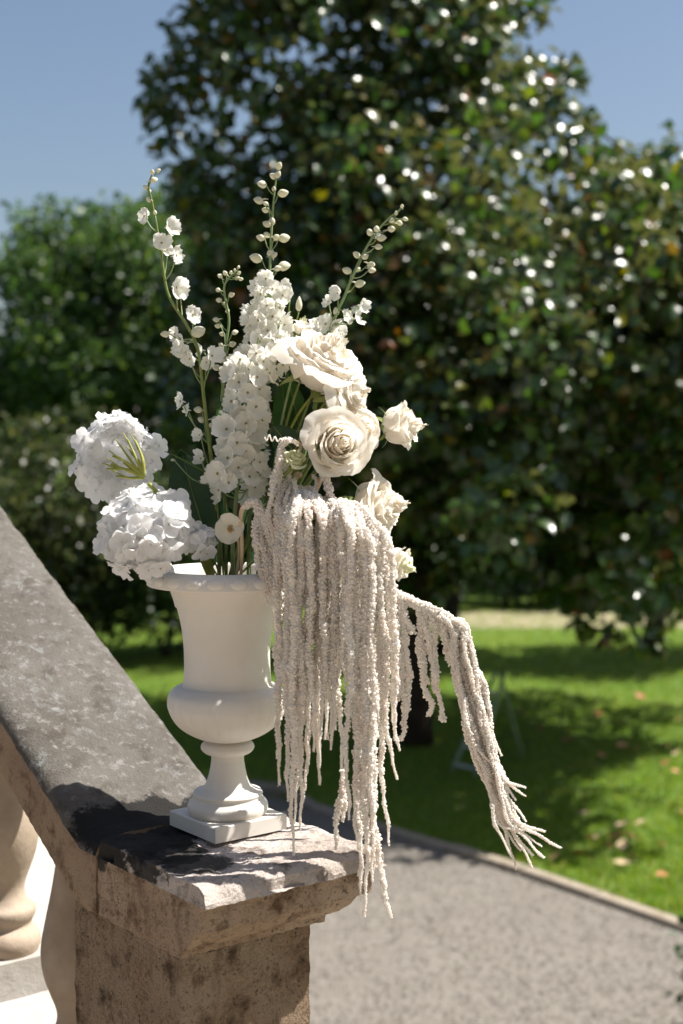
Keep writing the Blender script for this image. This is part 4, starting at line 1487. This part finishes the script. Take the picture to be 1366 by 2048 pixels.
def bead_strand(ctrl, R=.0045, ds=.0027, tip=.35, start=.8):
    n0 = 60
    pa = catmull([tuple(p) for p in ctrl], n0)
    seg_ = np.linalg.norm(np.diff(pa, axis=0), axis=1)
    cum = np.concatenate([[0], np.cumsum(seg_)])
    Ln = cum[-1]
    n = max(6, int(Ln / ds))
    s_ = np.linspace(0, Ln, n)
    c = np.stack([np.interp(s_, cum, pa[:, i]) for i in range(3)], 1)
    # little wobble
    w1 = rng.uniform(0, 6.28, 3)
    for i in range(3):
        c[:, i] += .0021 * np.sin(s_ * 38 + w1[i]) * (0.4 if i == 2 else 1) + .0009 * np.sin(s_ * 130 + w1[i] * 2)
    tt = s_ / Ln
    rad = R * np.where(tt < .15, start + (1 - start) * tt / .15, np.where(tt > .62, 1 - (1 - tip) * ((tt - .62) / .38) ** 1.3, 1.0))
    rad = rad * (1 + .14 * np.sin(s_ * 95 + w1[0]) + .08 * np.sin(s_ * 260 + w1[1]))
    tan = norm(np.gradient(c, axis=0))
    ref = np.array([0.2, 0.95, 0.15])
    u = norm(np.cross(tan, ref)); v = np.cross(tan, u)
    core = tube_np(c, rad * .74, 8)
    k = 5
    ang = (np.arange(n)[:, None] * .63 + np.arange(k)[None] * 2 * math.pi / k + rng.normal(0, .28, (n, k)))
    br = rad[:, None] * rng.uniform(.28, .50, (n, k)) * (1 + .25 * np.sin(s_ * 420 + w1[2]))[:, None]
    br = np.clip(br, .0008, .0026)
    off = rad[:, None] * rng.uniform(.62, .98, (n, k))
    bc = c[:, None] + off[..., None] * (np.cos(ang)[..., None] * u[:, None] + np.sin(ang)[..., None] * v[:, None])
    bc = bc + tan[:, None] * rng.uniform(-.5, .5, (n, k))[..., None] * ds
    bc = bc.reshape(-1, 3); br = br.reshape(-1)
    # drop a few for gaps
    keep = rng.uniform(0, 1, len(br)) > .10
    bc, br = bc[keep], br[keep]
    V = (bc[:, None] + ICO_V[None] * br[:, None, None]).reshape(-1, 3)
    F = (ICO_F[None] + np.arange(len(bc))[:, None, None] * 12).reshape(-1, 3)
    return join([core, (V, F)])


def tassel(t, ctrl, **kw):
    v, f = bead_strand(ctrl, **kw)
    return obj('tassel', v, f, [M['beads']], t)


AG = 'hanging white amaranth stems'
ra = random.Random(77)


def tipy(x):
    return float(np.interp(x, [540, 552, 562, 575, 588, 600, 612, 625, 640, 655, 668, 682, 695, 708, 722, 738, 752, 765, 778, 790, 800],
                           [1390, 1570, 1640, 1690, 1650, 1640, 1570, 1500, 1560, 1480, 1500, 1540, 1640, 1760, 1790, 1780, 1800, 1690, 1540, 1520, 1480]))


def fall(t, hx, hy, x, ty, d0, d1, sway=0, **kw):
    """one strand from the head (hx,hy) over to x and straight down to ty"""
    if 602 < x < 614: x = 599 if x < 607 else 617
    if 681 < x < 697 and ty > 1350: ty = 1350 + (x - 681) * 3
    dx = x - hx
    p0 = P(hx, hy, d0)
    p1 = P(hx + dx * .45, hy + 6 + abs(dx) * .05, d0 + (d1 - d0) * .5)
    p2 = P(hx + dx * .88, hy + 34 + abs(dx) * .38, d1)
    p3 = P(x, hy + 90 + abs(dx) * .55, d1)
    y4 = hy + 90 + abs(dx) * .55
    m1 = P(x + sway * .3 + ra.uniform(-3, 3), y4 + (ty - y4) * .4, d1)
    m2 = P(x + sway * .6 + ra.uniform(-3, 3), y4 + (ty - y4) * .75, d1)
    e = P(x + sway + ra.uniform(-4, 4), ty, d1)
    return tassel(t, [p0, p1, p2, p3, m1, m2, e], **kw)


# main, right half
am = root('amaranth', tuple(vase(540)), 'broad amaranth curtain in front, its longest tassels hanging past the stone cap', 'flower', AG)
tube_obj('stem', [vase(540), P(600, 1060, 1.95), P(640, 960, 1.95), P(652, 950, 1.92), P(662, 1002, 1.90)], .0035, .0045, M['stem_cream'], am, 8, 30)
tassel(am, [P(642, 945, 1.905), P(652, 965, 1.90), P(660, 990, 1.895), P(668, 1008, 1.89)], R=.0050, tip=.9, start=.9)
for i in range(13):
    k = (i + ra.uniform(0, 1)) / 13
    x = 622 + 172 * k
    layer = ra.choice([0, 0, 1, 2])
    dd_ = min(1.925, 1.880 - .040 * k + layer * .012 + ra.uniform(-.038, .028))
    if tipy(x) > 1640: dd_ = min(dd_, 1.852)
    ty = tipy(x)
    lo = 1170 + 120 * ra.random()
    y_end = ty - (ty - lo) * (ra.random() ** 1.5) * (.85 if layer else .7)
    hx = 668 + ra.uniform(-16, 30) * k * 1.5
    fall(am, hx, 1005 + ra.uniform(-4, 10), x, y_end, 1.895 + ra.uniform(-.01, .01), dd_, ra.uniform(-6, 6), R=ra.choice([.0034, .0042, .0048, .0056]))
for (x, ty, sw) in ((708, 1700, 8), (716, 1800, 6), (730, 1830, 0), (742, 1765, 5), (752, 1690, 28), (700, 1640, -6), (690, 1600, -4), (668, 1500, -3), (684, 1560, 6), (722, 1740, 12), (760, 1560, 30), (776, 1500, 20), (786, 1480, 8)):
    fall(am, 675, 1006, x, ty, 1.895, ra.uniform(1.795, 1.855), sw, R=.0048)
tassel(am, [P(735, 1300, 1.845), P(742, 1450, 1.84), P(748, 1580, 1.84), P(752, 1680, 1.84), P(764, 1770, 1.84), P(783, 1832, 1.84)], R=.0050, tip=.55, start=.6)
tassel(am, [P(705, 1500, 1.845), P(722, 1570, 1.84), P(733, 1620, 1.84), P(733, 1720, 1.84)], R=.0042, start=.4)
tassel(am, [P(686, 1540, 1.87), P(690, 1580, 1.87), P(676, 1620, 1.87), P(667, 1700, 1.87)], R=.0048, tip=.3)
tassel(am, [P(690, 1560, 1.87), P(688, 1600, 1.87), P(684, 1642, 1.87)], R=.0042, tip=.5)
# main, left half
al = root('amaranth', tuple(vase(530)), 'amaranth curtain hanging against the urn body, left of the broadest one', 'flower', AG)
tube_obj('stem', [vase(530), P(560, 1080, 1.96), P(590, 960, 1.95), P(600, 950, 1.93)], .0032, .0040, M['stem_cream'], al, 8, 24)
for i in range(10):
    k = (i + ra.uniform(0, 1)) / 10
    x = 541 + 112 * k
    layer = ra.choice([0, 1, 1, 2])
    dd_ = 1.893 - .010 * k + layer * .012 + ra.uniform(-.045, .014)
    ty = tipy(x)
    lo = 1200 + 120 * ra.random()
    y_end = ty - (ty - lo) * (ra.random() ** 1.6) * (.9 if layer else .7)
    hx = 585 + ra.uniform(-30, 45)
    fall(al, hx, 965 + ra.uniform(-15, 30), x, y_end, 1.925, dd_, ra.uniform(-5, 5), R=ra.choice([.0034, .0042, .0048, .0056]))
for (x, ty, sw) in ((556, 1570, 0), (572, 1600, 4), (583, 1708, 2), (592, 1645, 4), (600, 1660, 0), (612, 1580, -2), (637, 1570, -2), (655, 1475, 0), (663, 1468, 0), (673, 1460, 0), (620, 1500, 3), (645, 1470, 3)):
    fall(al, 600, 985, x, ty, 1.92, ra.uniform(1.835, 1.90), sw, R=.0050)
fall(al, 640, 1000, 670, 1560, 1.91, 1.895, 14, R=.0050)
for i in range(6):
    x = 700 + 80 * (i + ra.random()) / 6
    fall(am, 670, 1015, x, ra.uniform(1330, 1500), 1.95, ra.uniform(1.965, 2.03), ra.uniform(-6, 6), R=.0052)
# upper left strand with a curled tip
au = root('amaranth', tuple(vase(525)), 'short amaranth sprig with a curly thread, left of the large central rose', 'flower', AG)
tassel(au, [P(592, 888, 1.905), P(578, 880, 1.90), P(566, 884, 1.90), P(556, 905, 1.90), P(552, 945, 1.90), P(546, 990, 1.90), P(540, 1030, 1.90), P(545, 1085, 1.90)], R=.0044, start=.6, tip=.5)
tassel(au, [P(580, 882, 1.912), P(566, 900, 1.91), P(560, 950, 1.91), P(557, 1010, 1.91), P(562, 1080, 1.91), P(565, 1150, 1.91)], R=.0040)
tassel(au, [P(560, 900, 1.92), P(574, 950, 1.92), P(580, 1020, 1.92), P(585, 1080, 1.92), P(585, 1160, 1.92)], R=.0042)
th = np.linspace(0, 1, 40)
cur = np.array([tuple(P(570 - 40 * k, 882 - 8 * k + 5 * math.sin(k * 22) * (.4 + k), 1.90) + Vector((0, .003 * math.cos(k * 22), 0))) for k in th])
v, f = tube_np(cur, np.linspace(.0012, .0009, 40), 6); obj('curled_thread', v, f, [M['beads']], au)
tube_obj('stem', [vase(525), P(560, 1000, 1.96), P(600, 900, 1.93), P(590, 886, 1.91)], .0026, .0022, M['stem_cream'], au, 8, 20)
# left little arch
aa = root('amaranth', tuple(vase(495)), 'small smooth amaranth arching over the right side of the urn rim', 'flower', AG)
tube_obj('stem', [P(482, 1150, 1.945), P(484, 1090, 1.93), P(481, 1040, 1.925), P(488, 1012, 1.92), P(505, 1002, 1.92)], .0022, .0042, M['stem_cream'], aa, 8, 24)
for i in range(9):
    k = i / 8
    x = 506 + 34 * k
    tassel(aa, [P(488 + 6 * k, 1016 - 6 * k, 1.922), P(505 + 8 * k, 1003, 1.918), P(515 + 14 * k, 1022, 1.915), P(x + 8, 1075, 1.912 + .004 * (i % 2)), P(x + 14 + 12 * k, 1140 + 10 * (i % 3), 1.91), P(x + 26 + 22 * k, 1210 + 55 * k + ra.uniform(-20, 20), 1.905)], R=.0046)
# right arm
ar = root('amaranth', tuple(vase(560)), 'amaranth reaching out to the right and drooping in one long bundle', 'flower', AG)
tube_obj('stem', [vase(560), P(650, 1150, 1.96), P(730, 1170, 1.94), P(790, 1188, 1.92), P(850, 1212, 1.91), P(898, 1236, 1.91), P(912, 1255, 1.91)], .0034, .0016, M['stem_cream'], ar, 8, 40)
for i in range(4):
    o_ = i * 3 - 4
    tassel(ar, [P(782, 1180 + o_, 1.92), P(812, 1196 + o_, 1.915), P(850, 1213 + o_, 1.91), P(890, 1232 + o_, 1.905), P(912, 1252 + o_, 1.905)], R=.0042, tip=.8)
for (x0, y0, xs) in ((790, 1190, [(792, 1290), (796, 1390), (800, 1398), (796, 1400)]), (800, 1195, [(806, 1290), (808, 1400), (806, 1455), (797, 1478)]), (808, 1198, [(812, 1290), (815, 1380), (812, 1440), (808, 1452)]),
                     (798, 1200, [(796, 1260), (800, 1330), (796, 1385)]), (812, 1200, [(814, 1235), (828, 1262), (820, 1262)]),
                     (836, 1212, [(842, 1290), (848, 1350), (852, 1390), (862, 1412), (855, 1432)]), (850, 1214, [(846, 1280), (850, 1330), (853, 1370)]), (845, 1213, [(858, 1290), (866, 1350), (878, 1400), (886, 1425), (884, 1438), (895, 1441)]),
                     (862, 1220, [(868, 1280), (874, 1330), (878, 1345)]), (868, 1225, [(880, 1260), (893, 1300), (905, 1330)]), (875, 1228, [(890, 1270), (905, 1310), (915, 1345)]), (880, 1230, [(884, 1255), (896, 1290), (908, 1320)])):
    tassel(ar, [P(x0, y0, 1.912)] + [P(x, y, 1.908) for x, y in xs], R=.0047, tip=.7)
tips = [(1035, 1738, .3), (1028, 1715, .1), (1042, 1700, .35), (1069, 1734, .5), (1062, 1712, .45), (1090, 1716, .65), (1085, 1690, .6), (1123, 1697, .9), (1088, 1662, .8), (1092, 1680, .75), (1048, 1592, 1.0), (1050, 1574, 1.0),
        (1052, 1640, .7), (1030, 1660, .2), (1020, 1640, 0), (1010, 1600, .1), (1030, 1600, .9), (1000, 1540, .0), (1016, 1560, .8), (990, 1490, .4), (1000, 1510, .95), (1040, 1660, .5)]
for i, (tx, ty, k) in enumerate(tips):
    o1 = (k - .5)
    dd_ = 1.905 + ra.uniform(-.010, .010)
    ctrl = [P(880 + 22 * k + ra.uniform(-3, 3), 1228 + 12 * k, dd_), P(905 + 26 * k, 1262 + ra.uniform(-5, 5) - 12 * k, dd_), P(926 + 42 * o1 + ra.uniform(-4, 4), 1330 - 10 * o1, dd_),
            P(946 + 46 * o1 + ra.uniform(-5, 5), 1400, dd_), P(967 + 44 * o1 + ra.uniform(-5, 5), 1480, dd_)]
    if ty > 1540:
        ctrl.append(P(988 + 42 * o1, 1560, dd_))
    if ty > 1640:
        ctrl.append(P(1012 + 55 * o1, 1640, dd_))
    ctrl.append(P(tx, ty, dd_))
    tassel(ar, ctrl, R=ra.uniform(.0030, .0042), tip=.42)

# a fallen blossom on the black patch and petals on the rim
t = obj('fallen_blossom', [(v[0], v[1], v[2]) for v in (np.array([list(x.co) for x in DF[0].vertices]) * .006 + np.array(P(252, 1633, 2.06)))], [list(p.vertices) for p in DF[0].polygons], [M['delph'], M['stamen_tan']],
        None, [p.material_index for p in DF[0].polygons])
tag(t, 'tiny fallen blossom lying on the black patch of the stone', 'petal')
